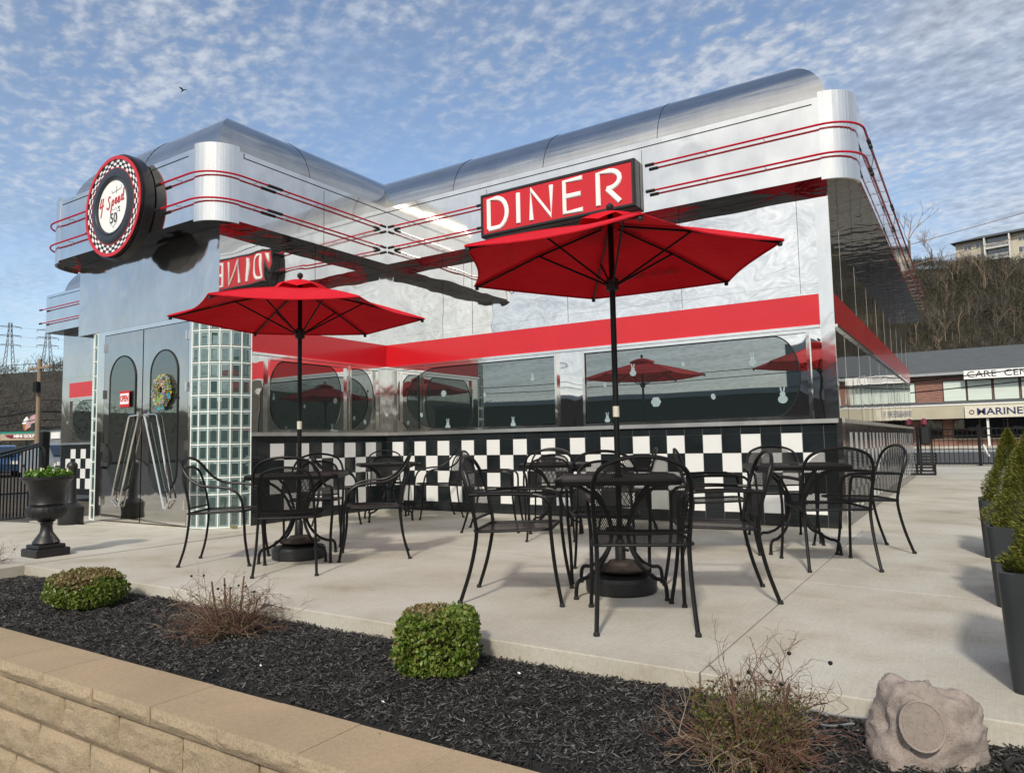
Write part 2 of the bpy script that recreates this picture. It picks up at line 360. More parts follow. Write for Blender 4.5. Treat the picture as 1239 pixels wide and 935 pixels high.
        if parent is not None: o.parent = parent; ORG[o.name] = o0
        if label: o['label'] = label
        return o

def thing(name, label, cat, loc=(0, 0, 0), rz=0, group=None, local=False):
    o = bpy.data.objects.new(name, None); COL.objects.link(o); o.location = loc; o.rotation_euler = (0, 0, rz)
    o['label'] = label; o['category'] = cat
    if group: o['group'] = group
    if not local: ORG[o.name] = Vector(loc)
    return o
def tag(o, label, cat, group=None):
    o['label'] = label; o['category'] = cat
    if group: o['group'] = group
    return o
def kind(o, k): o['kind'] = k; return o
def dup(root, loc, rz, label, group=None):
    r = root.copy(); COL.objects.link(r); r.location = loc; r.rotation_euler = (0, 0, rz); r['label'] = label
    if group: r['group'] = group
    for ch in list(root.children):
        c = ch.copy(); COL.objects.link(c); c.parent = r
        for g in list(ch.children):
            d = g.copy(); COL.objects.link(d); d.parent = c
    return r

def text_mesh(name, txt, size, mat, fn, parent, extrude=.004, bold=0, cx=True, sx=1.0, shear=0):
    """lettering turned to mesh; fn maps (u, w, d) to the world"""
    cu = bpy.data.curves.new(name, 'FONT'); cu.body = txt; cu.size = size; cu.extrude = extrude; cu.offset = bold; cu.shear = shear
    cu.align_x = 'CENTER' if cx else 'LEFT'; cu.align_y = 'CENTER'; cu.resolution_u = 3
    o = bpy.data.objects.new(name, cu); COL.objects.link(o)
    dg = bpy.context.evaluated_depsgraph_get(); dg.update()
    me = bpy.data.meshes.new_from_object(o.evaluated_get(dg)); bpy.data.objects.remove(o); bpy.data.curves.remove(cu)
    o0 = org(parent)
    for v in me.vertices: v.co = Vector(fn(v.co.x * sx, v.co.y, v.co.z)) - o0
    me.materials.clear(); me.materials.append(mat); me.name = name
    ob = bpy.data.objects.new(name, me); COL.objects.link(ob)
    if parent is not None: ob.parent = parent; ORG[ob.name] = o0
    return ob

def arc(cx, cy, r, a0, a1, n=10): return [(cx + r * math.cos(a0 + (a1 - a0) * i / n), cy + r * math.sin(a0 + (a1 - a0) * i / n)) for i in range(n + 1)]

# ------------------------------------------------------------------ camera (solved from the building's vanishing points)
CAMZ = .97
f_px, pitch, roll, yaw = 865.1, .0789575, -.0190998, .5701486
fw = Vector((-math.sin(yaw) * math.cos(pitch), math.cos(yaw) * math.cos(pitch), math.sin(pitch)))
r0 = Vector((math.cos(yaw), math.sin(yaw), 0)); u0 = r0.cross(fw)
rr = r0 * math.cos(roll) + u0 * math.sin(roll); uu = u0 * math.cos(roll) - r0 * math.sin(roll)
cam = bpy.data.cameras.new('camera'); co = bpy.data.objects.new('camera', cam); COL.objects.link(co)
cam.sensor_width = 36; cam.lens = f_px / 1239 * 36; cam.clip_end = 5000; cam.clip_start = .05
co.matrix_world = Matrix(((rr.x, uu.x, -fw.x, 0), (rr.y, uu.y, -fw.y, 0), (rr.z, uu.z, -fw.z, CAMZ), (0, 0, 0, 1)))
sc.camera = co

# ------------------------------------------------------------------ light
SUN_AZ = R(-73)      # direction the light comes from, measured from +X
SUN_EL = R(38)
sd = Vector((math.cos(SUN_AZ) * math.cos(SUN_EL), math.sin(SUN_AZ) * math.cos(SUN_EL), math.sin(SUN_EL)))
sl = bpy.data.lights.new('sun', 'SUN'); sl.energy = 2.4; sl.angle = R(5); sl.color = (1, .92, .80)
so = bpy.data.objects.new('sun', sl); COL.objects.link(so); so.rotation_euler = sd.to_track_quat('Z', 'Y').to_euler()

w = bpy.data.worlds.new('World'); sc.world = w; w.use_nodes = True
nt = w.node_tree; nt.nodes.clear()
out = nt.nodes.new('ShaderNodeOutputWorld'); bg = N(nt, 'ShaderNodeBackground', Strength=.138); L(nt, bg.outputs[0], out.inputs[0])
sky = nt.nodes.new('ShaderNodeTexSky'); sky.sky_type = 'NISHITA'; sky.sun_disc = False; sky.sun_elevation = SUN_EL
sky.sun_rotation = math.atan2(sd.x, sd.y); sky.air_density = 1.0; sky.dust_density = .8; sky.ozone_density = 1.4; sky.altitude = 100
tc = nt.nodes.new('ShaderNodeTexCoord'); nz = N(nt, 'ShaderNodeVectorMath', _operation='NORMALIZE'); L(nt, tc.outputs['Generated'], nz.inputs[0])
sp = nt.nodes.new('ShaderNodeSeparateXYZ'); L(nt, nz.outputs[0], sp.inputs[0])
def mth(op, a, b=None, c=None):
    n = nt.nodes.new('ShaderNodeMath'); n.operation = op
    for i, q in enumerate((a, b, c)):
        if q is None: continue
        if isinstance(q, (int, float)): n.inputs[i].default_value = q
        else: L(nt, q, n.inputs[i])
    return n.outputs[0]
den = mth('ADD', mth('MAXIMUM', sp.outputs[2], 0), .10)
cv = nt.nodes.new('ShaderNodeCombineXYZ'); L(nt, mth('DIVIDE', sp.outputs[0], den), cv.inputs[0]); L(nt, mth('DIVIDE', sp.outputs[1], den), cv.inputs[1])
def cl(scale, detail, rough, dist=0, rot=0, st=(1, 1, 1), typ='noise'):
    mp = nt.nodes.new('ShaderNodeMapping'); mp.inputs['Rotation'].default_value = (0, 0, rot); mp.inputs['Scale'].default_value = st; L(nt, cv.outputs[0], mp.inputs[0])
    n = N(nt, 'ShaderNodeTexNoise', Scale=scale, Detail=detail, Roughness=rough, Distortion=dist); L(nt, mp.outputs[0], n.inputs[0]); return n.outputs[0]
cells = cl(22, 3, .55, .12, .5, (1, 1.2, 1))       # small mackerel puffs
rows = cl(3.2, 3, .5, .3, 1.0, (.6, 1.9, 1))         # the rows they lie in
broad = cl(.42, 4, .55, .3)                          # where the sheet is thick
veil = cl(.8, 7, .62, .9, .3, (.5, 1.6, 1))         # thin cirrus streaks
def mr(v, a, b, c=0, d=1):
    n = N(nt, 'ShaderNodeMapRange'); n.interpolation_type = 'SMOOTHSTEP'; L(nt, v, n.inputs['Value'])
    for k, q in zip(('From Min', 'From Max', 'To Min', 'To Max'), (a, b, c, d)): n.inputs[k].default_value = q
    return n.outputs[0]
# cloud grows denser towards the east (+X) and the sun side, thin in the west
side = mth('ADD', mth('ADD', mth('MULTIPLY', sp.outputs[0], 1.15), mth('MULTIPLY_ADD', mth('MAXIMUM', mth('MULTIPLY', sp.outputs[1], -1), 0), .55, mth('MULTIPLY', sp.outputs[1], -.40))), mth('MULTIPLY_ADD', mth('MAXIMUM', mth('SUBTRACT', sp.outputs[2], .52), 0), -1.6, .86))
cover = mth('ADD', mr(broad, .30, .66, 0, .7), side)
puff = mr(mth('ADD', mth('MULTIPLY', cells, .60), mth('MULTIPLY', rows, .40)), .33, .67)
dens = mth('MULTIPLY', puff, mr(cover, .0, .55))
solid = mr(cover, .50, 1.15, 0, .74)
tot = mth('MAXIMUM', mth('MAXIMUM', mth('MULTIPLY', dens, .84), solid), mth('MULTIPLY', mr(veil, .30, .8), .42))
dt = N(nt, 'ShaderNodeVectorMath', _operation='DOT_PRODUCT'); L(nt, nz.outputs[0], dt.inputs[0]); dt.inputs[1].default_value = sd
glow = mth('POWER', mth('MAXIMUM', dt.outputs['Value'], 0), 2.2)
cb = mth('MULTIPLY', mth('MULTIPLY_ADD', glow, 4.6, 3.3), mth('MULTIPLY_ADD', puff, .62, .58))
ccol = nt.nodes.new('ShaderNodeMix'); ccol.data_type = 'RGBA'; L(nt, glow, ccol.inputs[0]); ccol.inputs[6].default_value = (.97, 1.03, 1.12, 1); ccol.inputs[7].default_value = (1.06, 1.0, .86, 1)
cm = N(nt, 'ShaderNodeVectorMath', _operation='SCALE'); L(nt, ccol.outputs[2], cm.inputs[0]); L(nt, cb, cm.inputs['Scale'])
mx = nt.nodes.new('ShaderNodeMix'); mx.data_type = 'RGBA'; L(nt, mth('MINIMUM', tot, .96), mx.inputs[0]); L(nt, sky.outputs[0], mx.inputs[6]); L(nt, cm.outputs[0], mx.inputs[7])
L(nt, mx.outputs[2], bg.inputs[0])
sc.view_settings.view_transform = 'Standard'; sc.view_settings.look = 'None'; sc.view_settings.gamma = 1; sc.view_settings.exposure = .36
sc.cycles.use_denoising = True; sc.cycles.max_bounces = 10; sc.cycles.glossy_bounces = 6; sc.cycles.transparent_max_bounces = 24; sc.cycles.diffuse_bounces = 3
sc.cycles.sample_clamp_indirect = 4; sc.cycles.blur_glossy = .5; sc.cycles.caustics_refractive = False

# ------------------------------------------------------------------ the setting
g = MB(); prof = [(-900, -.75), (1.86, -.75), (1.9, -.16), (30, -.16), (70, -.3), (1200, -.3)]
for (ya, za), (yb, zb) in zip(prof, prof[1:]): g.add([(-900, ya, za), (900, ya, za), (900, yb, zb), (-900, yb, zb)], [(0, 1, 2, 3)])
kind(g.build('ground', M['asphalt'], smooth=False), 'structure')
gr = MB().add([(-200, 30, -.12), (-22, 5.5, -.12), (-22, 30, -.12), (-40, 60, -.14), (-200, 90, -.14)], [(0, 1, 2, 3, 4)])
gr.add([(-16, 2.2, -.13), (-11.3, 4.9, -.13), (-11.3, 8.3, -.13), (-22, 8.3, -.13)], [(0, 1, 2, 3)])
kind(gr.build('verge', M['grass'], smooth=False), 'structure')
# patio slabs, cast separately with tooled joints between them
J = lambda x: 5.10 - .10 * max(x, -4.3)
ed = [-22, -7.0, -3.95, -1.02, 1.35]; gp = .0035
pt = MB()
def slab(poly): pt.prism(poly, -.14, 0)
for i in range(4):
    xa, xb = ed[i] + (gp if i else 0), ed[i + 1] - gp
    if i: slab([(xa, 3.0), (xb, 3.0), (xb, J(xb) - gp), (xa, J(xa) - gp)])
    else: slab([(-15.9, 2.6), (-9.9, -2.2), (-7.0, 2.45), (-6.97, 3.0), (-6.95, J(-7) - gp), (-12.2, 4.6)])
    if i: slab([(xa, J(xa) + gp), (xb, J(xb) + gp), (xb if i < 3 else 1.35, 8.33 if i < 3 else 8.33), (xa, 8.33)])
    else: slab([(-11.3, 4.9), (-7.0 - gp, J(-7) + gp), (-7.0 - gp, 8.33), (-11.3, 8.33)])
slab([(-1.19, 8.34), (1.35, 8.34), (1.35, 12.7), (-1.19, 12.7)]); slab([(-1.19, 12.712), (1.35, 12.712), (1.35, 19.5), (-1.19, 19.5)]); slab([(-1.8, 19.512), (2.8, 19.512), (2.8, 26.4), (-1.8, 26.4)])
po = pt.build('patio', M['concrete'], smooth=False); kind(po, 'structure')
bv = po.modifiers.new('edge', 'BEVEL'); bv.width = .005; bv.segments = 2; bv.limit_method = 'ANGLE'
kind(MB().box(-12, 1.3, 3.05, 8.3, -.13, -.012).build('patio_base', M['joint_dark'], smooth=False), 'structure')
kb = MB().box(-1.5, 4, 26.42, 26.6, -.14, .03); kind(kb.build('kerb', M['concrete'], smooth=False), 'structure')

# mulch bed: lumpy floor and a litter of shredded bark on it
mb = MB(); nx, ny = 150, 26
def mz(x, y):
    e = min(1, max(0, (y - 2.06) / .9))
    if y < 2.10: return -.128
    return -.108 + .022 * e + .022 * mnoise.noise(Vector((x * 3, y * 3, 0))) + .012 * mnoise.noise(Vector((x * 11, y * 11, 3)))
for j in range(ny + 1):
    for i in range(nx + 1):
        x = -9.5 + 11.2 * i / nx; y = 2.02 + 1.02 * j / ny; mb.v.append((x, y, mz(x, y)))
for j in range(ny):
    for i in range(nx): a = j * (nx + 1) + i; mb.f.append((a, a + 1, a + nx + 2, a + nx + 1)); mb.m.append(0)
kind(mb.build('mulch_bed', M['mulch'], fix=False), 'structure')
ch = MB(); rnd = random.Random(3)
for i in range(52000):
    x = 1.0 - 8.3 * rnd.random() ** 1.15; y = rnd.uniform(2.05, 3.0)
    if x < -6.9 and y > 2.4: continue
    ln = rnd.uniform(.004, .017) * (2.0 if rnd.random() < .05 else 1); wd = rnd.uniform(.0018, .005); a = rnd.uniform(0, PI); t = rnd.uniform(-.7, .7)
    d = Vector((math.cos(a) * math.cos(t), math.sin(a) * math.cos(t), math.sin(t))) * ln; s_ = Vector((-math.sin(a), math.cos(a), rnd.uniform(-.6, .6))) * wd
    c = Vector((x, y, mz(x, y) + rnd.uniform(.002, .014))); n_ = d.cross(s_).normalized() * .0022
    ch.add([c - d - s_ * .5, c - d * .2 - s_, c + d - s_ * .3, c + d * .8 + s_ * .4, c - d * .3 + s_, c - d + s_ * .3] + [c + n_ + q for q in (-d * .9, d * .9)],
           [(0, 1, 4, 5), (1, 2, 3, 4), (0, 6, 7, 2), (5, 4, 3, 7, 6)])
kind(ch.build('bark_chips', M['chip'], smooth=False, fix=False), 'stuff')

# retaining wall of tan blocks
rw = thing('retaining_wall', 'low tan block retaining wall with flat cap stones in front of the mulch bed', 'retaining wall', (-4, 1.9, -.75))
def rough_block(x0, x1, z0, z1, yf, yb, amp, seed, cham=.012):
    b = MB(); n1, n2 = 26, 12; vs = []
    for j in range(n2 + 1):
        for i in range(n1 + 1):
            u = i / n1; v_ = j / n2; e = min(u, 1 - u) * (x1 - x0); e2 = min(v_, 1 - v_) * (z1 - z0); k = min(1, min(e, e2) / .035)
            q = mnoise.noise(Vector((x0 * 3 + u * 3.4, z0 * 5 + v_ * 2.0, seed))) + .5 * mnoise.noise(Vector((u * 9 + x0, v_ * 6, seed + 5))) + .42 * mnoise.noise(Vector((u * 20 + x0, v_ * 10, seed + 9)))
            vs.append((x0 + (x1 - x0) * u, yf - amp * (.35 + .8 * q) * k + cham * (1 - k), z0 + (z1 - z0) * v_))
    W = n1 + 1; fs = [(j * W + i, j * W + i + 1, (j + 1) * W + i + 1, (j + 1) * W + i) for j in range(n2) for i in range(n1)]
    top = [n2 * W + i for i in range(W)]; bot = [i for i in range(W)]; le = [j * W for j in range(n2 + 1)]; ri = [j * W + n1 for j in range(n2 + 1)]
    k0 = len(vs); vs += [(x0, yb, z0), (x1, yb, z0), (x1, yb, z1), (x0, yb, z1)]
    fs += [tuple(top) + (k0 + 2, k0 + 3), tuple(bot) + (k0 + 1, k0), tuple(le) + (k0 + 3, k0), tuple(ri) + (k0 + 2, k0 + 1), (k0, k0 + 1, k0 + 2, k0 + 3)]
    return b.add(vs, fs)
for k in range(21):
    x1 = -.235 - .455 * k + .91; dz = rnd.uniform(-.0015, .0015)
    rough_block(x1 - .4535, x1, -.178 + dz, -.10 + dz, 1.755 + rnd.uniform(-.004, .004), 2.075, .012, k).build('cap_stone', [M['cap_stone'], M['split_stone']], rw, angle=30)
for c in range(3):
    zt = -.181 - .198 * c
    for k in range(20):
        x1 = -.35 - .478 * k + (.239 if c % 2 else 0) + .9
        rough_block(x1 - .467, x1, zt - .190, zt, 1.79, 2.0, .016, k + 40 * c, .020).build('block', M['split_stone'], rw, angle=30)
for o in rw.children:
    if o.name.startswith('cap_stone'):
        for p_ in o.data.polygons:
            if p_.normal.y < -.6: p_.material_index = 1
kind(MB().box(-9.5, 1.2, 1.83, 1.99, -.75, -.19).build('retaining_wall_fill', M['joint_dark'], rw), 'structure')

# hills all round: a ring of terrain whose ridge follows the skyline
def ridge(az):
    """skyline elevation in degrees for azimuth az (deg from +Y, clockwise)"""
    a = ((az + 180) % 360) - 180
    pts = [(-180, 3.2), (-150, 3.0), (-120, 3.0), (-90, 3.6), (-70, 5.3), (-64, 5.9), (-50, 6.2), (-25, 8.5), (-10, 11.2), (-3, 12.0), (0, 11.7), (4, 11.4), (7, 14.5), (14, 17), (30, 17), (55, 15), (80, 11), (110, 6), (150, 3.6), (180, 3.2)]
    for (a0, e0), (a1, e1) in zip(pts, pts[1:]):
        if a0 <= a <= a1: t = (a - a0) / (a1 - a0); t = t * t * (3 - 2 * t); return e0 + (e1 - e0) * t
    return 3
def hz(az, d):
    """terrain height above the plain"""
    a = ((az + 180) % 360) - 180
    near = 105 if -40 < a < 100 else 260; far = 215 if -40 < a < 100 else 560
    H = math.tan(R(ridge(az) - (.4 if -40 < a < 100 else .25))) * far
    t = min(1, max(0, (d - near) / (far - near))); t = t * t * (3 - 2 * t) if t < 1 else 1
    return -.4 + H * t ** .85 + (2.2 * mnoise.noise(Vector((math.sin(R(az)) * d * .03, math.cos(R(az)) * d * .03, 1))) if t > .05 else 0)
hl = MB(); NA = 240; rad = [100, 115, 135, 155, 175, 195, 215, 240, 300, 360, 430, 500, 560, 620, 700]
for d in rad:
    for i in range(NA): az = 360 * i / NA; hl.v.append((d * math.sin(R(az)), d * math.cos(R(az)), hz(az, d)))
for j in range(len(rad) - 1):
    for i in range(NA): a = j * NA + i; b = j * NA + (i + 1) % NA; hl.f.append((a, b, b + NA, a + NA)); hl.m.append(0)
kind(hl.build('hills', M['hill'], fix=False), 'structure')

def bare_tree(mb, base, h, rn, spread=.42, twigs=3, r=.012, lean=0, sides=3, maxd=4):
    """leafless tree of thin tapered limbs"""
    def limb(p, d, l, rad_, dep):
        q = p + d * l; m = (p + q) / 2 + Vector((rn.uniform(-1, 1), rn.uniform(-1, 1), rn.uniform(-.3, .3))) * l * .06
        mb.tube([p, m, q], [rad_, rad_ * .82, rad_ * .6], sides, cap=False)
        if dep >= maxd: return
        for k in range(rn.randint(2, twigs)):
            t = rn.uniform(.45, 1); a = rn.uniform(0, 2 * PI); s_ = spread * rn.uniform(.7, 1.5)
            e = (d + Vector((math.cos(a) * s_, math.sin(a) * s_, rn.uniform(-.05, .35)))).normalized()
            limb(p.lerp(q, t), e, l * rn.uniform(.55, .78), rad_ * .55, dep + 1)
    limb(Vector(base), Vector((rn.uniform(-lean, lean), rn.uniform(-lean, lean), 1)).normalized(), h * .42, h * r, 0)

def wood(name, mat, azr, dr, n, hr, seed, rnk, maxd=3):
    mb_ = MB(); rn = random.Random(seed)
    for i in range(n):
        az = rn.uniform(*azr); d = dr[0] + (dr[1] - dr[0]) * rn.random() ** .8
        x, y = d * math.sin(R(az)), d * math.cos(R(az)); h = rn.uniform(*hr) * (.45 if (d > 188 and az > -40) else 1)
        bare_tree(mb_, (x, y, hz(az, d) - .3), h, rn, maxd=maxd, r=rnk, spread=.5)
    o = mb_.build(name, mat, smooth=False, fix=False); kind(o, 'stuff'); return o
wood('woodland', M['wood_brown'], (-6, 15), (110, 216), 1000, (3.5, 9), 11, .011, 3)
wood('woodland', M['wood_brown'], (-5, 5), (120, 210), 120, (6, 9), 15, .013, 4)
wood('woodland', M['twig_pale'], (-5, 6), (112, 205), 80, (5, 9), 16, .010, 4)
wood('woodland', M['wood_brown'], (-75, -55), (280, 560), 300, (8, 15), 12, .016, 3)
def brush(name, azr, dr, n, sz, seed, mat, per=26):
    mb_ = MB(); rn = random.Random(seed)
    for i in range(n):
        az = rn.uniform(*azr); d = rn.uniform(*dr); x, y = d * math.sin(R(az)), d * math.cos(R(az)); z = hz(az, d); s0 = rn.uniform(*sz)
        for k in range(per):
            a = rn.uniform(0, 2 * PI); q = s0 * rn.random() ** .5; c = Vector((x + q * math.cos(a), y + q * math.sin(a), z + rn.random() * s0 * .9))
            u_ = Vector((rn.uniform(-1, 1), rn.uniform(-1, 1), rn.uniform(.2, 1.2))).normalized() * s0 * rn.uniform(.2, .45); v2 = u_.cross(Vector((rn.random(), rn.random(), rn.random()))).normalized() * s0 * .035
            mb_.add([c - v2, c + v2, c + u_], [(0, 1, 2)])
    kind(mb_.build(name, mat, smooth=False, fix=False), 'stuff')
brush('undergrowth', (-6, 16), (103, 214), 4200, (.8, 2.2), 21, M['wood_olive'], 26)
brush('undergrowth', (-6, 12), (103, 214), 1500, (.8, 2.2), 25, M['wood_brown'], 26)
brush('undergrowth', (-75, -55), (262, 560), 900, (2.5, 6), 22, M['wood_brown'])
brush('undergrowth', (-75, -55), (255, 300), 200, (2, 4), 23, M['wood_olive'])
brush('far_woods', (80, 285), (300, 560), 1500, (4, 8), 24, M['wood_olive'], 16)
for k, (az, d, h, lab) in enumerate(((-3.0, 205, 17, 'tall bare tree on the right-hand ridge, nearest the diner roof'), (-1.7, 212, 12, 'smaller bare tree between the tall ridge tree and the apartment block'),
                                     (1.2, 172, 11, 'bare forked tree on the slope in front of the apartment block'))):
    t_ = thing('bare_tree', lab, 'tree', (d * math.sin(R(az)), d * math.cos(R(az)), hz(az, d) - .3), 0, 'bare trees on the ridge')
    rn = random.Random(60 + k); bb = MB(); L0 = Vector(t_.location)
    bare_tree(bb, L0, h, rn, .5, 4, .012, .05, 4, 5); bb.build('crown', M['twig_pale'], t_, smooth=False, fix=False)
    MB().tube([L0 - Vector((0, 0, .5)), L0 + Vector((0, 0, h * .2)), L0 + Vector((.05, 0, h * .4))], [h * .016, h * .0135, h * .012], 6).build('trunk', M['bark'], t_)
# ------------------------------------------------------------------ the diner
X0, Y1, YF, XL, XLL, XR, YB = -7.7, 8.36, 5.37, -11.05, -17.87, -1.2, 19.5
ZS, ZT = 3.72, 4.60
D = thing('diner', 'chrome-clad retro diner with red bands, black and white tile base and rounded roof edge', 'diner', (-6, 12, 0))
F1 = lambda u, w_, d: (u, Y1 - d, w_)
F2 = lambda u, w_, d: (X0 + d, u, w_)
F0 = lambda u, w_, d: (u, YF - d, w_)
F4 = lambda u, w_, d: (XR + d, u, w_)
def walls(poly, mis, z0, z1, name):
    n = len(poly); vs = [(x, y, z0) for x, y in poly] + [(x, y, z1) for x, y in poly]; b = MB()
    b.add(vs, [tuple(range(n))[::-1], tuple(range(n, 2 * n))], 0)
    for i in range(n): b.f.append((i, (i + 1) % n, n + (i + 1) % n, n + i)); b.m.append(mis[i])
    return b.build(name, [M['wall_steel'], M['facade_steel'], M['side_steel'], M['door_steel']], D, smooth=False)
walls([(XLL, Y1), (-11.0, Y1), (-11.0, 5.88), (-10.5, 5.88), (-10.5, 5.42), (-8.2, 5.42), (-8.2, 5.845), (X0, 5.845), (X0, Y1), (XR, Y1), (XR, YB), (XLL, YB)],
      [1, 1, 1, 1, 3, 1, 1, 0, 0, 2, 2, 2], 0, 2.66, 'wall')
walls([(XLL, Y1), (XL, Y1), (XL, YF), (X0, YF), (X0, Y1), (XR, Y1), (XR, YB), (XLL, YB)], [1, 1, 1, 0, 0, 2, 2, 2], 2.662, ZS, 'upper_wall')
FP = [(-18.05, 8.02), (-11.46, 8.02), (-11.46, 5.03), (-7.36, 5.03), (-7.36, 8.02), (-.86, 8.02), (-.86, 19.84), (-18.05, 19.84)]
RADS = [.06, 0, .5, .36, 0, .33, .1, .1]
def offset(P, d):
    n = len(P); out_ = []
    for i in range(n):
        a, b, c = Vector(P[i - 1]), Vector(P[i]), Vector(P[(i + 1) % n]); e1 = (b - a).normalized(); e2 = (c - b).normalized()
        out_.append((b.x + d * (-e1.y - e2.y), b.y + d * (e1.x + e2.x)))
    return out_
def rounded(P, rads, n=10):
    out_ = []
    for i, r_ in enumerate(rads):
        b = Vector(P[i]); a = Vector(P[i - 1]); c = Vector(P[(i + 1) % len(P)])
        if r_ <= 0: out_.append(tuple(b)); continue
        e1 = (b - a).normalized(); e2 = (c - b).normalized(); cen = b - e1 * r_ + e2 * r_
        a0 = math.atan2(*( (b - e1 * r_ - cen).yx )); out_ += arc(cen.x, cen.y, r_, a0, a0 + PI / 2, n)
    return out_
fo = rounded(FP, RADS); b = MB(); n = len(fo)
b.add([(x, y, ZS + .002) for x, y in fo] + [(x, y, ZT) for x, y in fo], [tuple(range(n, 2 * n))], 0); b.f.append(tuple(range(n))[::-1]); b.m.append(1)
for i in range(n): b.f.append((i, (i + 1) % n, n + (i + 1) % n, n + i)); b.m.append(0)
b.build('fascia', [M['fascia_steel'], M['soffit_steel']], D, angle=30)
# rounded corner caps
for (cx, cy, r_, a0, a1) in ((-7.72, 5.39, .36, -PI / 2, 0), (-10.96, 5.53, .5, -PI, -PI / 2), (-1.19, 8.35, .33, -PI / 2, 0)):
    o_ = arc(cx, cy, r_ + .008, a0 - .0, a1 + .0, 16); i_ = arc(cx, cy, r_ - .02, a0, a1, 16)[::-1]
    MB().prism(o_ + i_, ZS - .03, ZT + .05).build('corner_cap', M['cap_steel'], D, angle=30)
# barrel-edged roof
RI, RR = .27, .84; b = MB(); K = 16; nP = len(FP)
for k in range(K + 1):
    t = PI / 2 * k / K
    for x, y in offset(FP, RI + RR * (1 - math.cos(t))): b.v.append((x, y, ZT + RR * math.sin(t)))
for k in range(K):
    for i in range(nP): b.f.append((k * nP + i, k * nP + (i + 1) % nP, (k + 1) * nP + (i + 1) % nP, (k + 1) * nP + i)); b.m.append(0)
b.f.append(tuple(K * nP + i for i in range(nP))); b.m.append(0)
ro = b.build('roof', M['roof_steel'], D, angle=30)
# seams over the barrel
def roof_arc(p, inward):
    return [(p[0] + inward[0] * (RI + RR * (1 - math.cos(t)) - .003 * math.cos(t)), p[1] + inward[1] * (RI + RR * (1 - math.cos(t)) - .003 * math.cos(t)), ZT + (RR + .003) * math.sin(t)) for t in [PI / 2 * k / 14 for k in range(15)]]
for p_, i_ in (((-3.1, 8.02), (0, 1)), ((-4.75, 8.02), (0, 1)), ((-6.3, 8.02), (0, 1)), ((-7.36, 6.75), (-1, 0)), ((-9.35, 5.03), (0, 1))):
    MB().tube(roof_arc(p_, i_), .003, 5).build('roof_seam', M['gasket'], ro)
b = MB()   # dark joint under the roof edge
zs0, zs1 = 4.525, 4.537
b.box(-6.95, -1.25, 8.017, 8.03, zs0, zs1); b.box(-7.36, -7.3, 8.017, 8.03, zs0, zs1); b.box(-7.3, -6.95, 8.017, 8.03, zs0, zs1)
b.box(-7.37, -7.357, 5.45, 8.02, zs0, zs1); b.box(-7.37, -7.357, 5.45, 5.46, zs0, zs1 + .05); b.box(-10.9, -7.85, 5.027, 5.04, zs0, zs1); b.box(-17.9, -11.5, 8.017, 8.03, zs0, zs1)
b.build('fascia_joint', M['gasket'], D, smooth=False)
for q in [(x - .002, x + .002, Y1 - .003, Y1 + .01, 2.56, ZS) for x in (-6.02, -4.45, -2.88, -1.52)] + [(x - .002, x + .002, 8.017, 8.03, ZS + .01, 4.5) for x in (-5.5, -3.2)] + [(X0 - .01, X0 + .003, 6.898, 6.902, 2.56, ZS), (-7.37, -7.357, 6.748, 6.752, ZS + .01, 4.5)]:
    MB().box(*q).build('panel_seam', M['gasket'], D, smooth=False)
for k in range(9):
    y = 8.5 + 1.22 * k + .6
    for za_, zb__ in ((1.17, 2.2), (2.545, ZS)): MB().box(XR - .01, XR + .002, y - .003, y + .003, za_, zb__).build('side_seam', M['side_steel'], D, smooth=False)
# trims: inner corner posts, outer corner post
b = MB(); b.box(X0 + .0, X0 + .15, Y1 - .006, Y1, 1.17, ZS); b.box(X0, X0 + .006, Y1 - .15, Y1 - .006, 1.17, ZS)
b.build('corner_post', M['trim_steel'], D, smooth=False)
b = MB(); b.box(XR - .13, XR + .008, Y1 - .012, Y1 + .0, 1.17, 3.60); b.box(XR, XR + .012, Y1, Y1 + .05, 1.17, ZS); b.box(XR - .02, XR + .035, Y1 - .035, Y1 + .12, 0, 1.17)
b.build('corner_post', M['trim_steel'], D, smooth=False)
b = MB(); b.box(X0 - .12, X0 + .004, YF - .005, YF + .0, 2.66, ZS); b.build('corner_post', M['facade_steel'], D, smooth=False)
# red bands with bright edges
def band(fn, u0_, u1_, name='red_band'):
    MB().plate([(u0_, 2.20), (u1_, 2.20), (u1_, 2.54), (u0_, 2.54)], fn, .012).build(name, M['red_panel'], D, smooth=False)
    MB().plate([(u0_, 2.165), (u1_, 2.165), (u1_, 2.197), (u0_, 2.197)], fn, .03).build('band_trim', M['trim_steel'], D, smooth=False)
band(F1, X0 + .012, XR - .135); band(F2, 5.85, Y1 - .0); band(F4, Y1 + .055, YB - .02); band(F1, XLL + .35, -11.06)
# tile base
def tiles(fn, bounds, whites, zf=(.136, .366, .586, .808, 1.024)):
    b = MB(); gpz = .0025; zz = [0, .136, .366, .586, .808, 1.024, 1.12]; lo, hi = bounds[0], bounds[-1]
    b.plate([(lo, 0), (hi, 0), (hi, 1.12), (lo, 1.12)], fn, .016, 2)
    for r_ in range(6):
        for c in range(len(bounds) - 1):
            a0, a1 = sorted((bounds[c], bounds[c + 1])); z0, z1 = zz[r_] + gpz, zz[r_ + 1] - gpz
            wh = 1 <= r_ <= 4 and ((c + r_) % 2 == whites[0]) and whites[1] <= c < len(bounds) - 1 - whites[2]
            b.plate([(a0 + gpz, z0), (a1 - gpz, z0), (a1 - gpz, z1), (a0 + gpz, z1)], fn, .0225, 1 if wh else 0)
    return b.build('tile_base', [M['black_tile'], M['white_tile'], M['grout']], D, smooth=False)
tiles(F1, [X0 + .022, -7.565] + [-7.565 + .2218 * k for k in range(1, 29)] + [-1.222], (1, 1, 1))
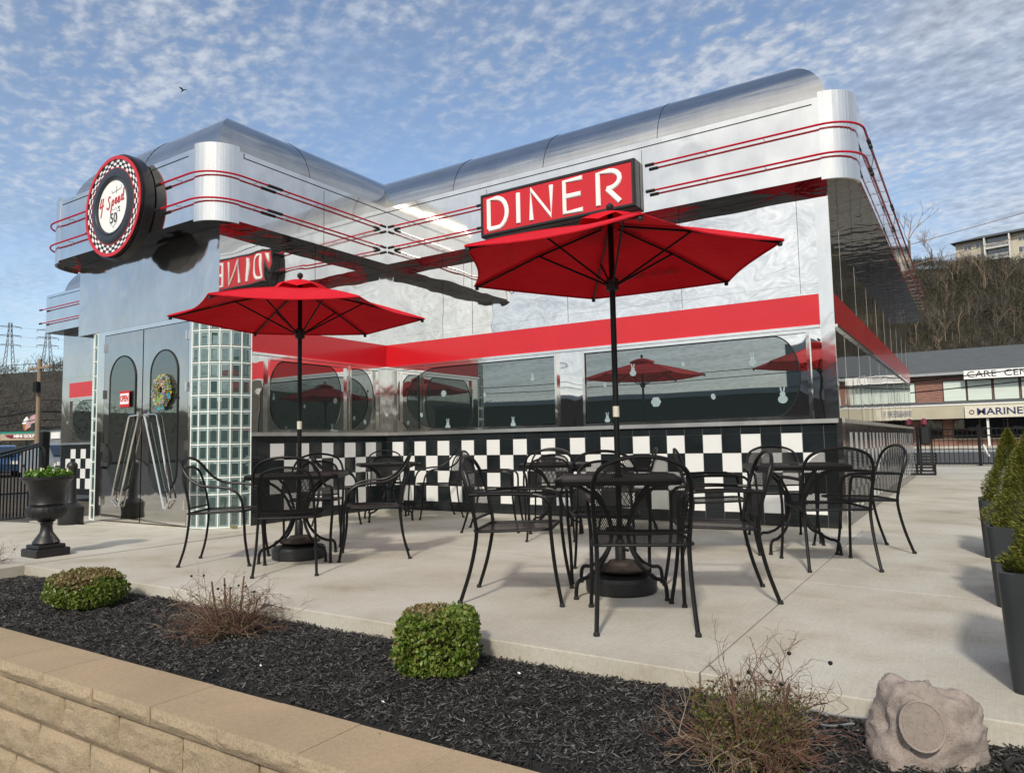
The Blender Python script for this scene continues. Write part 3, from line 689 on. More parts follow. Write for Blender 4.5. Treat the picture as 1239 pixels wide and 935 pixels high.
tiles(F2, [5.85, 5.92] + [6.133 - .0, 6.359, 6.571, 6.783, 7.015, 7.227, 7.446, 7.664, 7.875, 8.094, 8.337], (0, 2, 1))
tiles(F4, [Y1 + .13] + [Y1 + .13 + .222 * k for k in range(1, 50)], (0, 1, 1))
tiles(F1, [-17.8 + .2218 * k for k in range(0, 31)], (0, 1, 0))
b = MB()   # bright ledge
b.plate([(X0 + .0, 1.122), (XR - .0, 1.122), (XR - .0, 1.168), (X0 + .0, 1.168)], F1, .055); b.plate([(5.85, 1.122), (Y1 - .055, 1.122), (Y1 - .055, 1.168), (5.85, 1.168)], F2, .055)
b.plate([(Y1 + .12, 1.122), (YB, 1.122), (YB, 1.168), (Y1 + .12, 1.168)], F4, .04); b.plate([(XLL, 1.122), (-11.05, 1.122), (-11.05, 1.168), (XLL, 1.168)], F1, .05)
b.build('ledge', M['ledge_steel'], D, smooth=False)
b = MB()
for k in range(5): y = Y1 + .14 + 2.22 * k; b.plate([(y - .03, 0), (y + .03, 0), (y + .03, 1.12), (y - .03, 1.12)], F4, .028)
b.build('tile_post', M['trim_steel'], D, smooth=False)
# windows: frame, polished inner panel, pane with rounded ends
def rend(u0_, u1_, z0, z1, le, ri, hx):
    zc = (z0 + z1) / 2; rz = (z1 - z0) / 2; P = []
    P += [(u1_ - hx + hx * math.cos(t), zc + rz * math.sin(t)) for t in [-PI / 2 + PI * k / 20 for k in range(21)]] if ri else [(u1_, z0), (u1_, z1)]
    P += [(u0_ + hx - hx * math.cos(t), zc + rz * math.sin(t)) for t in [PI / 2 - PI * k / 20 for k in range(21)]] if le else [(u0_, z1), (u0_, z0)]
    return P
def window(fn, u0_, u1_, z0, z1, le, ri, hx=.32, gl=None, gr_=None):
    fr = MB(); t = .035
    for q in ((u0_, u1_, z1 - t, z1), (u0_, u1_, z0, z0 + t), (u0_, u0_ + t, z0 + t, z1 - t), (u1_ - t, u1_, z0 + t, z1 - t)): fr.plate([(q[0], q[2]), (q[1], q[2]), (q[1], q[3]), (q[0], q[3])], fn, .045)
    fo_ = fr.build('window', M['trim_steel'], D, smooth=False)
    MB().plate([(u0_ + t, z0 + t), (u1_ - t, z0 + t), (u1_ - t, z1 - t), (u0_ + t, z1 - t)], fn, .012).build('inner_panel', M['wall_steel'], fo_, smooth=False)
    a0, a1 = (gl if gl is not None else u0_ + t), (gr_ if gr_ is not None else u1_ - t)
    P = rend(a0 + .006, a1 - .006, z0 + t + .006, z1 - t - .006, le, ri, hx)
    MB().plate(P, fn, .018).build('pane', M['window_glass'], fo_, smooth=False)
    MB().tube([fn(u, w_, .018) for u, w_ in P], .007, 6, closed=True).build('gasket', M['gasket'], fo_)
    return fo_
window(F1, -7.42, -4.62, 1.17, 2.155, True, False, .62, gl=-7.27)
window(F1, -4.24, -1.45, 1.17, 2.155, False, True, .28, gr_=-1.56)
window(F2, 6.07, 7.50, 1.17, 2.15, True, True, .24, gl=6.11, gr_=7.39)
window(F2, 7.53, 8.17, 1.17, 2.15, False, True, .28, gr_=8.06)
window(F1, -17.45, -14.6, 1.17, 2.155, True, False, .5, gl=-17.3)
window(F1, -14.3, -11.6, 1.17, 2.155, False, True, .5)
# entrance: steel surround, two doors
b = MB(); b.plate([(-10.47, 0), (-10.30, 0), (-10.30, 2.66), (-10.47, 2.66)], F0, -.045); b.plate([(-8.30, 0), (-8.2, 0), (-8.2, 2.66), (-8.30, 2.66)], F0, -.045); b.plate([(-10.30, 2.60), (-8.30, 2.60), (-8.30, 2.66), (-10.30, 2.66)], F0, -.045)
b.build('door_frame', M['trim_steel'], D, smooth=False)
def door(u0_, u1_, g0, g1, hx, hinges):
    dfn = lambda u, w_, d: (u, YF + .03 - d, w_)
    dl = MB().plate([(u0_ + .006, .015), (u1_ - .006, .015), (u1_ - .006, 2.59), (u0_ + .006, 2.59)], dfn, .03).build('door', M['door_steel'], D, smooth=False)
    r_ = (g1 - g0) / 2; c = (g0 + g1) / 2
    P = [(c + r_ * math.cos(t), 2.27 - r_ + r_ * math.sin(t)) for t in [PI * k / 20 for k in range(21)]] + [(c - r_ * math.cos(t), .42 + r_ - r_ * math.sin(t)) for t in [PI * k / 20 for k in range(21)]]
    MB().plate(P, dfn, .036).build('door_pane', M['door_glass'], dl, smooth=False)
    MB().tube([dfn(u, w_, .036) for u, w_ in P], .010, 6, closed=True).build('gasket', M['gasket'], dl)
    o_ = .065
    hp = [dfn(u, w_, o_) for u, w_ in hx]
    h = MB(); pts = []
    for i in range(len(hp)):
        a, p_, c_ = Vector(hp[i - 1]), Vector(hp[i]), Vector(hp[(i + 1) % len(hp)])
        pts += [p_ + (a - p_).normalized() * .02, p_ + (c_ - p_).normalized() * .02]
    h.tube(pts, .0125, 8, closed=True)
    for u, w_ in hx[::2]: h.tube([dfn(u, w_, .03), dfn(u, w_, o_)], .012, 8)
    h.build('door_handle', M['chrome'], dl)
    for z in (.28, 1.02, 1.76, 2.42): MB().box(hinges - .018, hinges + .018, YF - .03, YF + .0, z - .06, z + .06).build('hinge', M['chrome'], dl, smooth=False)
    MB().plate([(u0_ + .01, .02), (u1_ - .01, .02), (u1_ - .01, .055), (u0_ + .01, .055)], dfn, .034).build('kick_plate', M['trim_steel'], dl, smooth=False)
    return dl
door(-10.30, -9.335, -10.13, -9.49, [(-9.36, 1.44), (-9.58, 1.43), (-9.98, .30), (-9.80, .20)], -10.285)
door(-9.325, -8.30, -9.13, -8.52, [(-9.22, 1.44), (-8.93, 1.43), (-8.58, .34), (-8.72, .20)], -8.315)
# glass-block quarter columns
def blockcol(cx, cy, r_, a0, a1, cols):
    gc = MB(); mo = MB(); rows_ = 13; h = 2.655 / rows_
    st = arc(cx, cy, r_ - .012, a0, a1, 24); si = arc(cx, cy, r_ - .06, a0, a1, 24)[::-1]; mo.prism(st + si, 0, 2.655)
    for c in range(cols + 1):
        a = a0 + (a1 - a0) * c / cols; mo.tube([(cx + (r_ + .001) * math.cos(a), cy + (r_ + .001) * math.sin(a), 0), (cx + (r_ + .001) * math.cos(a), cy + (r_ + .001) * math.sin(a), 2.655)], .0085, 6)
    for k in range(rows_ + 1): mo.tube([(x, y, min(2.65, max(.006, h * k))) for x, y in arc(cx, cy, r_ + .001, a0, a1, 24)], .0085, 6)
    for k in range(rows_):
        for c in range(cols):
            b0 = a0 + (a1 - a0) * (c + .04) / cols; b1 = a0 + (a1 - a0) * (c + .96) / cols; z0, z1 = h * k + .008, h * (k + 1) - .008
            def pt_(fa, fz, dr_): a = b0 + (b1 - b0) * fa; return (cx + (r_ - .008 + dr_) * math.cos(a), cy + (r_ - .008 + dr_) * math.sin(a), z0 + (z1 - z0) * fz)
            e = .20; ez = .14
            ring = lambda q, qz, d_: [pt_(q, qz, d_), pt_(1 - q, qz, d_), pt_(1 - q, 1 - qz, d_), pt_(q, 1 - qz, d_)]
            gc.add(ring(0, 0, 0) + ring(.07, .05, .010) + ring(e - .03, ez - .02, .010) + ring(e, ez, .004) + ring(e, ez, .004), [(i, (i + 1) % 4, 4 + (i + 1) % 4, 4 + i) for i in range(4)] + [(4 + i, 4 + (i + 1) % 4, 8 + (i + 1) % 4, 8 + i) for i in range(4)] + [(8 + i, 8 + (i + 1) % 4, 12 + (i + 1) % 4, 12 + i) for i in range(4)], 0)
            gc.add(ring(e, ez, .004), [(0, 1, 2, 3)], 1)
    col = mo.build('glass_block_column', M['mortar_white'], D); gc.build('glass_block', [M['block_glass'], M['block_core']], col, smooth=False, fix=False)
blockcol(-8.2, 5.85, .5, -PI / 2, 0, 6); blockcol(-10.5, 5.88, .5, -PI, -PI / 2, 6)
MB().box(-8.24, -8.19, YF - .022, YF + .02, 0, 2.66).build('column_trim', M['trim_steel'], D, smooth=False)

# neon tubes along the fascia
def tube_path(name, pts, z, clips, plug=(True, True)):
    P = [Vector((x, y, z)) for x, y in pts]
    t_ = MB().tube(P, .0125, 8).build(name, M['neon_red'], D)
    for a, bb in ((P[0], P[1]), (P[-1], P[-2])):
        d_ = (bb - a).normalized(); MB().tube([a - d_ * .05, a + d_ * .06], .021, 8).build('tube_end', M['gasket'], t_)
    for (x, y, nx_, ny_) in clips:
        MB().tube([(x, y, z - .004), (x - nx_ * .035, y - ny_ * .035, z - .02), (x - nx_ * .07, y - ny_ * .07, z - .004)], .004, 5).build('tube_clip', M['chrome'], t_)
    return t_
o7 = .07
for z in (4.265, 3.945):
    tube_path('neon_tube', [(-3.08, 8.02 - o7), (-1.2, 8.02 - o7)] + arc(-1.19, 8.35, .33 + o7, -PI / 2, 0, 8)[1:] + [(-.86 + o7, 8.75)], z, [(-2.4, 7.95, 0, -1), (-1.75, 7.95, 0, -1)])
    tube_path('neon_tube', [(-7.22, 7.95), (-5.56, 7.95)], z, [(-6.9, 7.95, 0, -1), (-6.2, 7.95, 0, -1)])
    tube_path('neon_tube', [(-7.29, 7.86), (-7.29, 5.92)], z, [(-7.29, 7.3, 1, 0), (-7.29, 6.6, 1, 0), (-7.29, 6.1, 1, 0)])
    tube_path('neon_tube', [(-7.29, 5.82), (-7.29, 5.39)] + arc(-7.72, 5.39, .43, 0, -PI / 2, 8)[1:] + [(-8.36, 4.96)], z, [(-7.29, 5.6, 1, 0), (-8.0, 4.96, 0, -1)])
    tube_path('neon_tube', [(-10.0, 4.96), (-10.96, 4.96)] + arc(-10.96, 5.53, .57, -PI / 2, -PI, 8)[1:] + [(-11.53, 7.6)], z, [(-10.6, 4.96, 0, -1)])
    tube_path('neon_tube', [(-11.7, 7.95), (-18.1, 7.95)], z, [(-13, 7.95, 0, -1), (-16, 7.95, 0, -1)])
    for k in range(4):
        ya = 8.9 + 2.7 * k; tube_path('neon_tube', [(-.79, ya), (-.79, ya + 2.55)], z, [(-.79, ya + .25 + .5 * j, 1, 0) for j in range(5)])
for k in range(5): y = 8.85 + 2.7 * k; MB().tube(spline([(-.80, y, 4.25), (-.77, y + .05, 4.12), (-.80, y, 3.96)], 5), .004, 5).build('tube_cable', M['gasket'], D)

# ------------------------------------------------------------------ signs
DS = thing('diner_sign', 'red rectangular sign reading DINER in white letters on the diner fascia', 'sign', (-4.34, 7.9, 3.75))
b = MB(); b.bev(-5.512, -3.235, 7.88, 8.018, 3.771, 4.376, .012); b.build('sign_box', M['black_sign'], DS, smooth=False)
FD = lambda u, w_, d: (u * 1.0077, 7.88 - d, (w_ - CAMZ) * 1.0077 + CAMZ)
MB().plate([(-5.425, 3.795), (-3.255, 3.795), (-3.255, 4.305), (-5.425, 4.305)], FD, .004).build('sign_face', M['sign_red'], DS, smooth=False)
b = MB()
for q in ((-5.455, -3.225, 4.308, 4.335), (-5.455, -3.225, 3.765, 3.792), (-5.455, -5.428, 3.792, 4.308), (-3.252, -3.225, 3.792, 4.308)): b.plate([(q[0], q[2]), (q[1], q[2]), (q[1], q[3]), (q[0], q[3])], FD, .016)
b.build('sign_border', M['black_sign'], DS, smooth=False)
def strokes(lst, fn, r_, mat, name, parent, flat=.35, n=8, sub=5, sm=True):
    b = MB(); nrm = Vector(fn(0, 0, 1)) - Vector(fn(0, 0, 0))
    for s_ in lst:
        P = [Vector(fn(u, w_, 0)) for u, w_ in s_]
        if sm and len(P) > 2: P = spline(P, sub)
        b.tube(P, r_, n, flat=flat, up=nrm)
    return b.build(name, mat, parent)
Z0, Z1, ZM = 3.848, 4.252, 4.055
def letter(ch, x, w_):
    if ch == 'D': return [[(x, Z0), (x, Z1), (x + w_ * .45, Z1)] + [(x + w_ * .45 + w_ * .55 * math.sin(t), ZM - .01 + (Z1 - Z0) / 2 * math.cos(t)) for t in [PI * k / 10 for k in range(1, 10)]] + [(x + w_ * .45, Z0), (x, Z0)]]
    if ch == 'I': return [[(x, Z0), (x, Z1)]]
    if ch == 'N': return [[(x, Z0), (x, Z1), (x + w_, Z0), (x + w_, Z1)]]
    if ch == 'E': return [[(x + w_, Z1), (x, Z1), (x, Z0), (x + w_, Z0)], [(x, ZM), (x + w_ * .9, ZM)]]
    if ch == 'R': return [[(x, Z0), (x, Z1), (x + w_ * .5, Z1)] + [(x + w_ * .5 + w_ * .5 * math.sin(t), Z1 - (Z1 - ZM + .02) / 2 + (Z1 - ZM + .02) / 2 * math.cos(t)) for t in [PI * k / 8 for k in range(1, 8)]] + [(x + w_ * .5, ZM - .02), (x + w_ * .42, ZM - .02)], [(x + w_ * .42, ZM - .02), (x + w_, Z0)]]
FL_ = lambda u, w_, d: (u * 1.0077, 7.873 - d, (w_ - CAMZ) * 1.0077 + CAMZ)
for c, x, w_ in (('D', -5.33, .29), ('I', -4.86, 0), ('N', -4.66, .30), ('E', -4.17, .26), ('R', -3.70, .29)):
    strokes(letter(c, x, w_), FL_, .033, M['sign_white'], 'sign_letter', DS, flat=.5, sm=False)

SX, SY, SZ, SR = -9.22, 4.86, 4.13, .66
RS = thing('round_sign', 'round chequer-rimmed logo sign like a tyre on the diner entrance fascia', 'sign', (SX, 5.0, SZ - SR))
FR = lambda u, w_, d: (SX + u, SY - d, SZ + w_)
def disc(r0_, r1_, d0, d1, mat, name, n=64, parent=RS):
    b = MB(); P = []
    for k in range(n): t = 2 * PI * k / n; P.append((math.cos(t), math.sin(t)))
    if r0_ <= 0: b.plate([(r1_ * c, r1_ * s_) for c, s_ in P], lambda u, w_, d: FR(u, w_, d0 + d * (d1 - d0)), 1)
    else:
        vs = [FR(r_ * c, r_ * s_, dd) for r_, dd in ((r0_, d0), (r1_, d0), (r1_, d1), (r0_, d1)) for c, s_ in P]
        fs = [(q * n + i, q * n + (i + 1) % n, ((q + 1) % 4) * n + (i + 1) % n, ((q + 1) % 4) * n + i) for q in range(4) for i in range(n)]; b.add(vs, fs)
    return b.build(name, mat, parent, angle=30)
disc(0, SR + .004, -.155, -.005, M['black_sign'], 'sign_drum'); disc(SR - .02, SR + .03, -.157, -.035, M['black_sign'], 'sign_back_ring'); disc(SR - .045, SR, .003, .016, M['sign_red'], 'red_rim'); disc(0, SR - .045, -.01, .003, M['sign_white'], 'sign_face')
b = MB(); n = 52; rs_ = [SR - .047, SR - .083, SR - .119, SR - .150]
for q in range(3):
    for k in range(n):
        if (k + q) % 2: continue
        P = []
        for r_, rg in ((rs_[q], 0), (rs_[q + 1], 1)):
            tt = [2 * PI * (k + j / 3) / n for j in range(4)]; P += [(r_ * math.cos(t), r_ * math.sin(t)) for t in (tt if not rg else tt[::-1])]
        b.plate(P, lambda u, w_, d: FR(u, w_, .003 + d), .003)
b.build('chequer_ring', M['black_sign'], RS, smooth=False)
disc(.50, .508, .0, .010, M['sign_red'], 'red_pinstripe')
b = MB(); prof_ = [(.50, .003), (.50, .010), (.46, .022), (.42, .030), (.39, .026), (.385, .020), (.375, .026), (.35, .018), (.345, .003)]; n = 64
vs = [FR(r_ * math.cos(2 * PI * k / n), r_ * math.sin(2 * PI * k / n), d_) for r_, d_ in prof_ for k in range(n)]
b.add(vs, [(i * n + k, i * n + (k + 1) % n, (i + 1) * n + (k + 1) % n, (i + 1) * n + k) for i in range(len(prof_) - 1) for k in range(n)]).build('tyre_ring', M['tyre_grey'], RS)
FRt = lambda u, w_, d: FR(u, w_ , .007 + d)
# script lettering drawn as strokes
def sc_(pts, ox, oy, s_): return [((ox + x * s_) * 1.05 - .02, (oy + y * s_) * 1.12 + (ox + x * s_) * .06) for x, y in pts]
s1 = []
s1.append(sc_([(-.15, 1.55), (-.45, .75), (-.55, .45), (-.2, .5), (.35, .62)], -.22, .0, .095)); s1.append(sc_([(.28, 1.5), (.05, .6), (-.12, -.3), (-.3, -.85)], -.22, .0, .095))
s1.append(sc_([(.72, 1.45), (.45, 1.55), (.2, 1.25), (.35, .95), (.55, .65), (.45, .2), (.05, .08), (-.12, .35)], -.10, -.02, .095))
s1.append(sc_([(.0, .75), (-.1, .2), (-.38, -.8)], .01, .0, .085)); s1.append(sc_([(-.02, .65), (.25, .85), (.42, .6), (.3, .2), (.0, .1)], .01, .0, .085))
for ex in (.085, .150): s1.append(sc_([(-.15, .3), (.2, .55), (.25, .8), (.02, .78), (-.1, .4), (.0, .08), (.35, .15), (.5, .4)], ex, .012, .085))
s1.append(sc_([(.3, .75), (.0, .8), (-.15, .4), (.0, .1), (.3, .35), (.55, 1.7)], .225, .02, .085)); s1.append(sc_([(.5, 1.5), (.3, .3), (.4, .08), (.6, .2)], .225, .02, .085))
strokes(s1, FRt, .0105, M['sign_red'], 'script_lettering', RS, flat=.3, n=6)
gs = [[(-.02, .215), (-.02, .175), (.20, .205), (.20, .250)], [(.09, .155), (.09, .255)]]
strokes(gs, FRt, .0028, M['black_sign'], 'gear_pattern', RS, flat=.4, n=5, sm=False)
shd = [(-.085, -.06), (-.045, -.035), (.0, -.055), (.045, -.035), (.085, -.06), (.075, -.11), (.088, -.17), (.075, -.225), (.03, -.255), (.0, -.285), (-.03, -.255), (-.075, -.225), (-.088, -.17), (-.075, -.11), (-.085, -.06)]
strokes([[(x + .03, y) for x, y in shd]], FRt, .0025, M['black_sign'], 'route_shield', RS, flat=.4, n=5)
text_mesh('shield_number', '50', .19, M['black_sign'], lambda u, w_, d: FRt(u + .03, w_ - .165, d * .3), RS, .004, .001, sx=.85)
text_mesh('shield_lettering', "'S", .10, M['black_sign'], lambda u, w_, d: FRt(u + .155, w_ - .065, d * .3), RS, .004, 0, sx=.8)

OS = thing('open_sign', 'small red and white OPEN sign taped inside the left door pane', 'sign', (-9.66, 5.31, 1.56))
FO = lambda u, w_, d: (u, 5.345 - d - .008, w_)
OSX = -9.70
MB().plate([(OSX - .12, 1.56), (OSX + .12, 1.56), (OSX + .12, 1.78), (OSX - .12, 1.78)], FO, .004).build('sign_board', M['sign_red'], OS, smooth=False)
MB().plate([(OSX - .105, 1.60), (OSX + .105, 1.60), (OSX + .105, 1.745), (OSX - .105, 1.745)], FO, .006).build('sign_panel', M['sign_white'], OS, smooth=False)
text_mesh('sign_lettering', 'OPEN', .085, M['sign_red'], lambda u, w_, d: FO(OSX + u, 1.672 + w_ * 1.35, .008 + d * .2), OS, .004, .003, sx=.9)
# wreath of coloured ribbon on the right door
WR = thing('door_wreath', 'round wreath of bright yellow, teal and purple ribbon bits on the right door', 'wreath', (-8.83, 5.30, 1.52))
b = MB(); rn = random.Random(5); wc = Vector((-8.81, 5.345, 1.73))
for i in range(3200):
    a = rn.uniform(0, 2 * PI); t = rn.uniform(0, 2 * PI); q = .062 * rn.random() ** .4; rad_ = .125 + q * math.cos(t)
    c = wc + Vector((rad_ * math.cos(a), -abs(q * math.sin(t)) * .9 - .005, rad_ * math.sin(a) * 1.12)); e = Vector((rn.gauss(0, 1), rn.gauss(0, 1), rn.gauss(0, 1))).normalized() * rn.uniform(.012, .030); g_ = e.cross(Vector((rn.random(), rn.random(), rn.random()))).normalized() * .010
    b.add([c - e - g_, c - e + g_, c + e + g_, c + e - g_], [(0, 1, 2, 3)])
b.build('ribbon_bits', M['wreath_bits'], WR, smooth=False, fix=False)
b = MB().tube([wc + Vector((.135 * math.cos(t), 0, .15 * math.sin(t))) for t in [2 * PI * k / 24 for k in range(24)]], .014, 8, closed=True); b.build('ring', M['cling'], WR)
b = MB()
for k, (x, z, a) in enumerate(((-.04, -.2, .3), (.05, -.19, -.4), (.17, -.06, 1.2))): c = wc + Vector((x, -.03, z)); b.add([c + Vector((-.03, 0, .03)), c + Vector((.03, -.01, .03)), c + Vector((.04 + a * .02, -.01, -.05)), c + Vector((-.03 + a * .02, 0, -.045))], [(0, 1, 2, 3)])
b.build('ribbon_tail', paint('ribbon_blue', (.02, .35, .50), .4), WR, smooth=False, fix=False)
# window clings
def ell(cx, cz, rx, rz, rot=0, n=12): return [(cx + rx * math.cos(t) * math.cos(rot) - rz * math.sin(t) * math.sin(rot), cz + rx * math.cos(t) * math.sin(rot) + rz * math.sin(t) * math.cos(rot)) for t in [2 * PI * k / n for k in range(n)]]
def cling(fn, u, z, s_, shape, label):
    b = MB(); fk = lambda a, c, d: fn(a, c, .020 + d)
    if shape == 'rabbit':
        for q, e_ in enumerate(((0, -.35, .62, .55, 0), (0, .35, .36, .34, 0), (-.2, .95, .11, .4, .2), (.2, .95, .11, .4, -.2))): b.plate(ell(u + e_[0] * s_, z + e_[1] * s_, e_[2] * s_, e_[3] * s_, e_[4]), fk, .001 + .0004 * q)
    elif shape == 'flower':
        for k in range(6): t = PI * k / 3; b.plate(ell(u + .5 * s_ * math.cos(t), z + .5 * s_ * math.sin(t), .42 * s_, .42 * s_), fk, .001 + .0003 * k)
        b.plate(ell(u, z, .5 * s_, .5 * s_), fk, .004)
    else: b.plate(ell(u, z, .45 * s_, .62 * s_, .3), fk, .001)
    o_ = b.build('window_cling', M['cling'], None, smooth=False); tag(o_, label, 'window sticker', 'pale blue stickers on the diner windows')
for a in ((F1, -3.54, 1.84, .07, 'rabbit', 'pale blue sitting rabbit sticker high at the left of the right-hand window'),
          (F1, -2.07, 1.86, .07, 'rabbit', 'pale blue upright rabbit sticker high at the right of the right-hand window'),
          (F1, -1.76, 1.43, .085, 'rabbit', 'pale blue round rabbit sticker low by the rounded end of the window'),
          (F1, -3.91, 1.26, .06, 'rabbit', 'pale blue rabbit sticker at the bottom left behind the umbrella pole'),
          (F1, -3.25, 1.44, .07, 'flower', 'pale blue flower sticker in the middle of the right-hand window'),
          (F1, -3.93, 1.69, .05, 'egg', 'pale blue egg sticker at the left edge of the right-hand window'),
          (F1, -2.89, 1.88, .05, 'egg', 'pale blue egg sticker near the top middle of the right-hand window'),
          (F1, -2.54, 1.47, .06, 'egg', 'pale blue egg sticker right of the flower sticker'),
          (F1, -5.01, 1.86, .055, 'rabbit', 'pale blue rabbit sticker high at the right of the left-hand window'),
          (F1, -6.55, 1.72, .055, 'flower', 'pale blue flower sticker high in the rounded left-hand window'),
          (F1, -6.98, 1.42, .06, 'egg', 'pale blue egg sticker near the rounded end of the left-hand window'),
          (F1, -6.48, 1.25, .075, 'rabbit', 'pale blue rabbit sticker at the bottom of the rounded left-hand window'),
          (F1, -5.81, 1.66, .055, 'egg', 'pale blue egg sticker in the middle of the left-hand window'),
          (F1, -5.34, 1.25, .065, 'rabbit', 'pale blue rabbit sticker at the bottom right of the left-hand window'),
          (F2, 7.86, 1.33, .06, 'egg', 'pale blue egg sticker in the narrow window by the inner corner')): cling(*a)
# ------------------------------------------------------------------ patio furniture
def mirrored(pts): return [Vector(p) for p in pts] + [Vector((-p[0], p[1], p[2])) for p in pts[::-1][1:]]
def cap_feet(b, pts):
    for x, y in pts: b.lathe([(.015, 0), (.017, .004), (.016, .014), (.011, .022)], 10, (x, y, 0))
def chair_round(name):
    """barrel chair: one hoop sweeps from arm to arm over a narrower mesh back"""
    t = thing(name, '', 'chair', local=True)
    half = [(.265, .29, .0), (.27, .255, .22), (.285, .245, .44), (.288, .215, .57), (.288, .14, .635), (.285, .02, .655), (.275, -.10, .665), (.258, -.20, .715), (.235, -.265, .79), (.19, -.30, .85), (.10, -.318, .885), (.0, -.325, .895)]
    MB().tube(spline(mirrored(half), 5), .0115, 8).build('arm_hoop', M['black_metal'], t)
    half = [(.235, -.30, .0), (.222, -.25, .18), (.212, -.225, .40), (.205, -.24, .55), (.198, -.275, .70), (.165, -.295, .775), (.09, -.305, .808), (.0, -.308, .818)]
    MB().tube(spline(mirrored(half), 5), .0105, 8).build('back_frame', M['black_metal'], t)
    b = MB(); nu, nv = 8, 8
    for j in range(nv + 1):
        v_ = j / nv
        for i in range(nu + 1):
            u = -1 + 2 * i / nu; wd = .207 if v_ < .6 else .207 - .03 * ((v_ - .6) / .4) ** 2 ; top = .47 + (.348 - .07 * abs(u) ** 2.5) * v_
            b.v.append((u * wd, -.228 - .08 * v_ - .02 * (1 - u * u), top))
    for j in range(nv):
        for i in range(nu): a = j * (nu + 1) + i; b.f.append((a, a + 1, a + nu + 2, a + nu + 1)); b.m.append(0)
    b.build('backrest', M['mesh_back'], t, fix=False)
    MB().tube(spline([(-.208, -.235, .475), (0, -.252, .470), (.208, -.235, .475)], 4), .008, 6).build('back_rail', M['black_metal'], t)
    seat_parts(t); feet_part(t, [(.265, .29), (-.265, .29), (.235, -.30), (-.235, -.30)]); return t
def seat_parts(t, w_=.235):
    rim = []
    for cx, cy, a0 in ((w_ - .06, .18, 0), (-w_ + .06, .18, PI / 2), (-w_ + .04, -.185, PI), (w_ - .04, -.185, 1.5 * PI)): rim += [(cx + .055 * math.cos(a0 + PI / 2 * k / 4), cy + .055 * math.sin(a0 + PI / 2 * k / 4), .435 + (.012 if cy > 0 else 0)) for k in range(5)]
    MB().tube(rim, .0095, 7, closed=True).build('seat_frame', M['black_metal'], t)
    b = MB(); n = 9
    for j in range(n + 1):
        for i in range(n + 1):
            u, v_ = -1 + 2 * i / n, -1 + 2 * j / n; b.v.append((u * (w_ - .006), v_ * .232, .438 + .010 * (v_ > .9) - .016 * (1 - u * u) * (1 - v_ * v_) + .006 * v_))
    for j in range(n):
        for i in range(n): a = j * (n + 1) + i; b.f.append((a, a + 1, a + n + 2, a + n + 1)); b.m.append(0)
    b.build('seat', M['mesh_seat'], t, fix=False)
def feet_part(t, pts):
    for x, y in pts:
        b = MB(); cap_feet(b, [(x, y)]); b.build('foot', M['rubber'], t)
def chair_arched(name):
    """straight-armed chair with a tall arched mesh back"""
    t = thing(name, '', 'chair', local=True)
    half = [(.250, -.33, .0), (.240, -.265, .20), (.236, -.225, .40), (.243, -.235, .52), (.250, -.268, .66), (.244, -.300, .765), (.205, -.325, .835), (.11, -.340, .878), (.0, -.344, .890)]
    MB().tube(spline(mirrored(half), 5), .012, 8).build('back_frame', M['black_metal'], t)
    b = MB(); nu, nv = 10, 10
    for j in range(nv + 1):
        v_ = j / nv
        for i in range(nu + 1):
            u = -1 + 2 * i / nu; top = .50 + (.385 - .115 * abs(u) ** 2.6) * v_
            b.v.append((u * .243, -.228 - .108 * v_ ** 1.1 - .02 * (1 - u * u), top))
    for j in range(nv):
        for i in range(nu): a = j * (nu + 1) + i; b.f.append((a, a + 1, a + nu + 2, a + nu + 1)); b.m.append(0)
    b.build('backrest', M['mesh_back'], t, fix=False)
    MB().tube(spline([(-.242, -.238, .50), (0, -.26, .495), (.242, -.238, .50)], 4), .0085, 6).build('back_rail', M['black_metal'], t)
    for s_ in (-1, 1):
        p = [(.252 * s_, -.262, .655), (.268 * s_, -.12, .662), (.275 * s_, .05, .662), (.277 * s_, .17, .655), (.277 * s_, .222, .625), (.274 * s_, .238, .57), (.262 * s_, .24, .44), (.262 * s_, .262, .22), (.270 * s_, .30, 0)]
        MB().tube(spline(p, 4), .0115, 8).build('arm', M['black_metal'], t)
        MB().tube(spline([(.256 * s_, -.20, .665), (.272 * s_, -.02, .671), (.277 * s_, .14, .667)], 4), .0165, 8, flat=.45, up=(0, 0, 1)).build('armrest', M['black_metal'], t)
    seat_parts(t, .245); feet_part(t, [(.27, .30), (-.27, .30), (.25, -.33), (-.25, -.33)]); return t
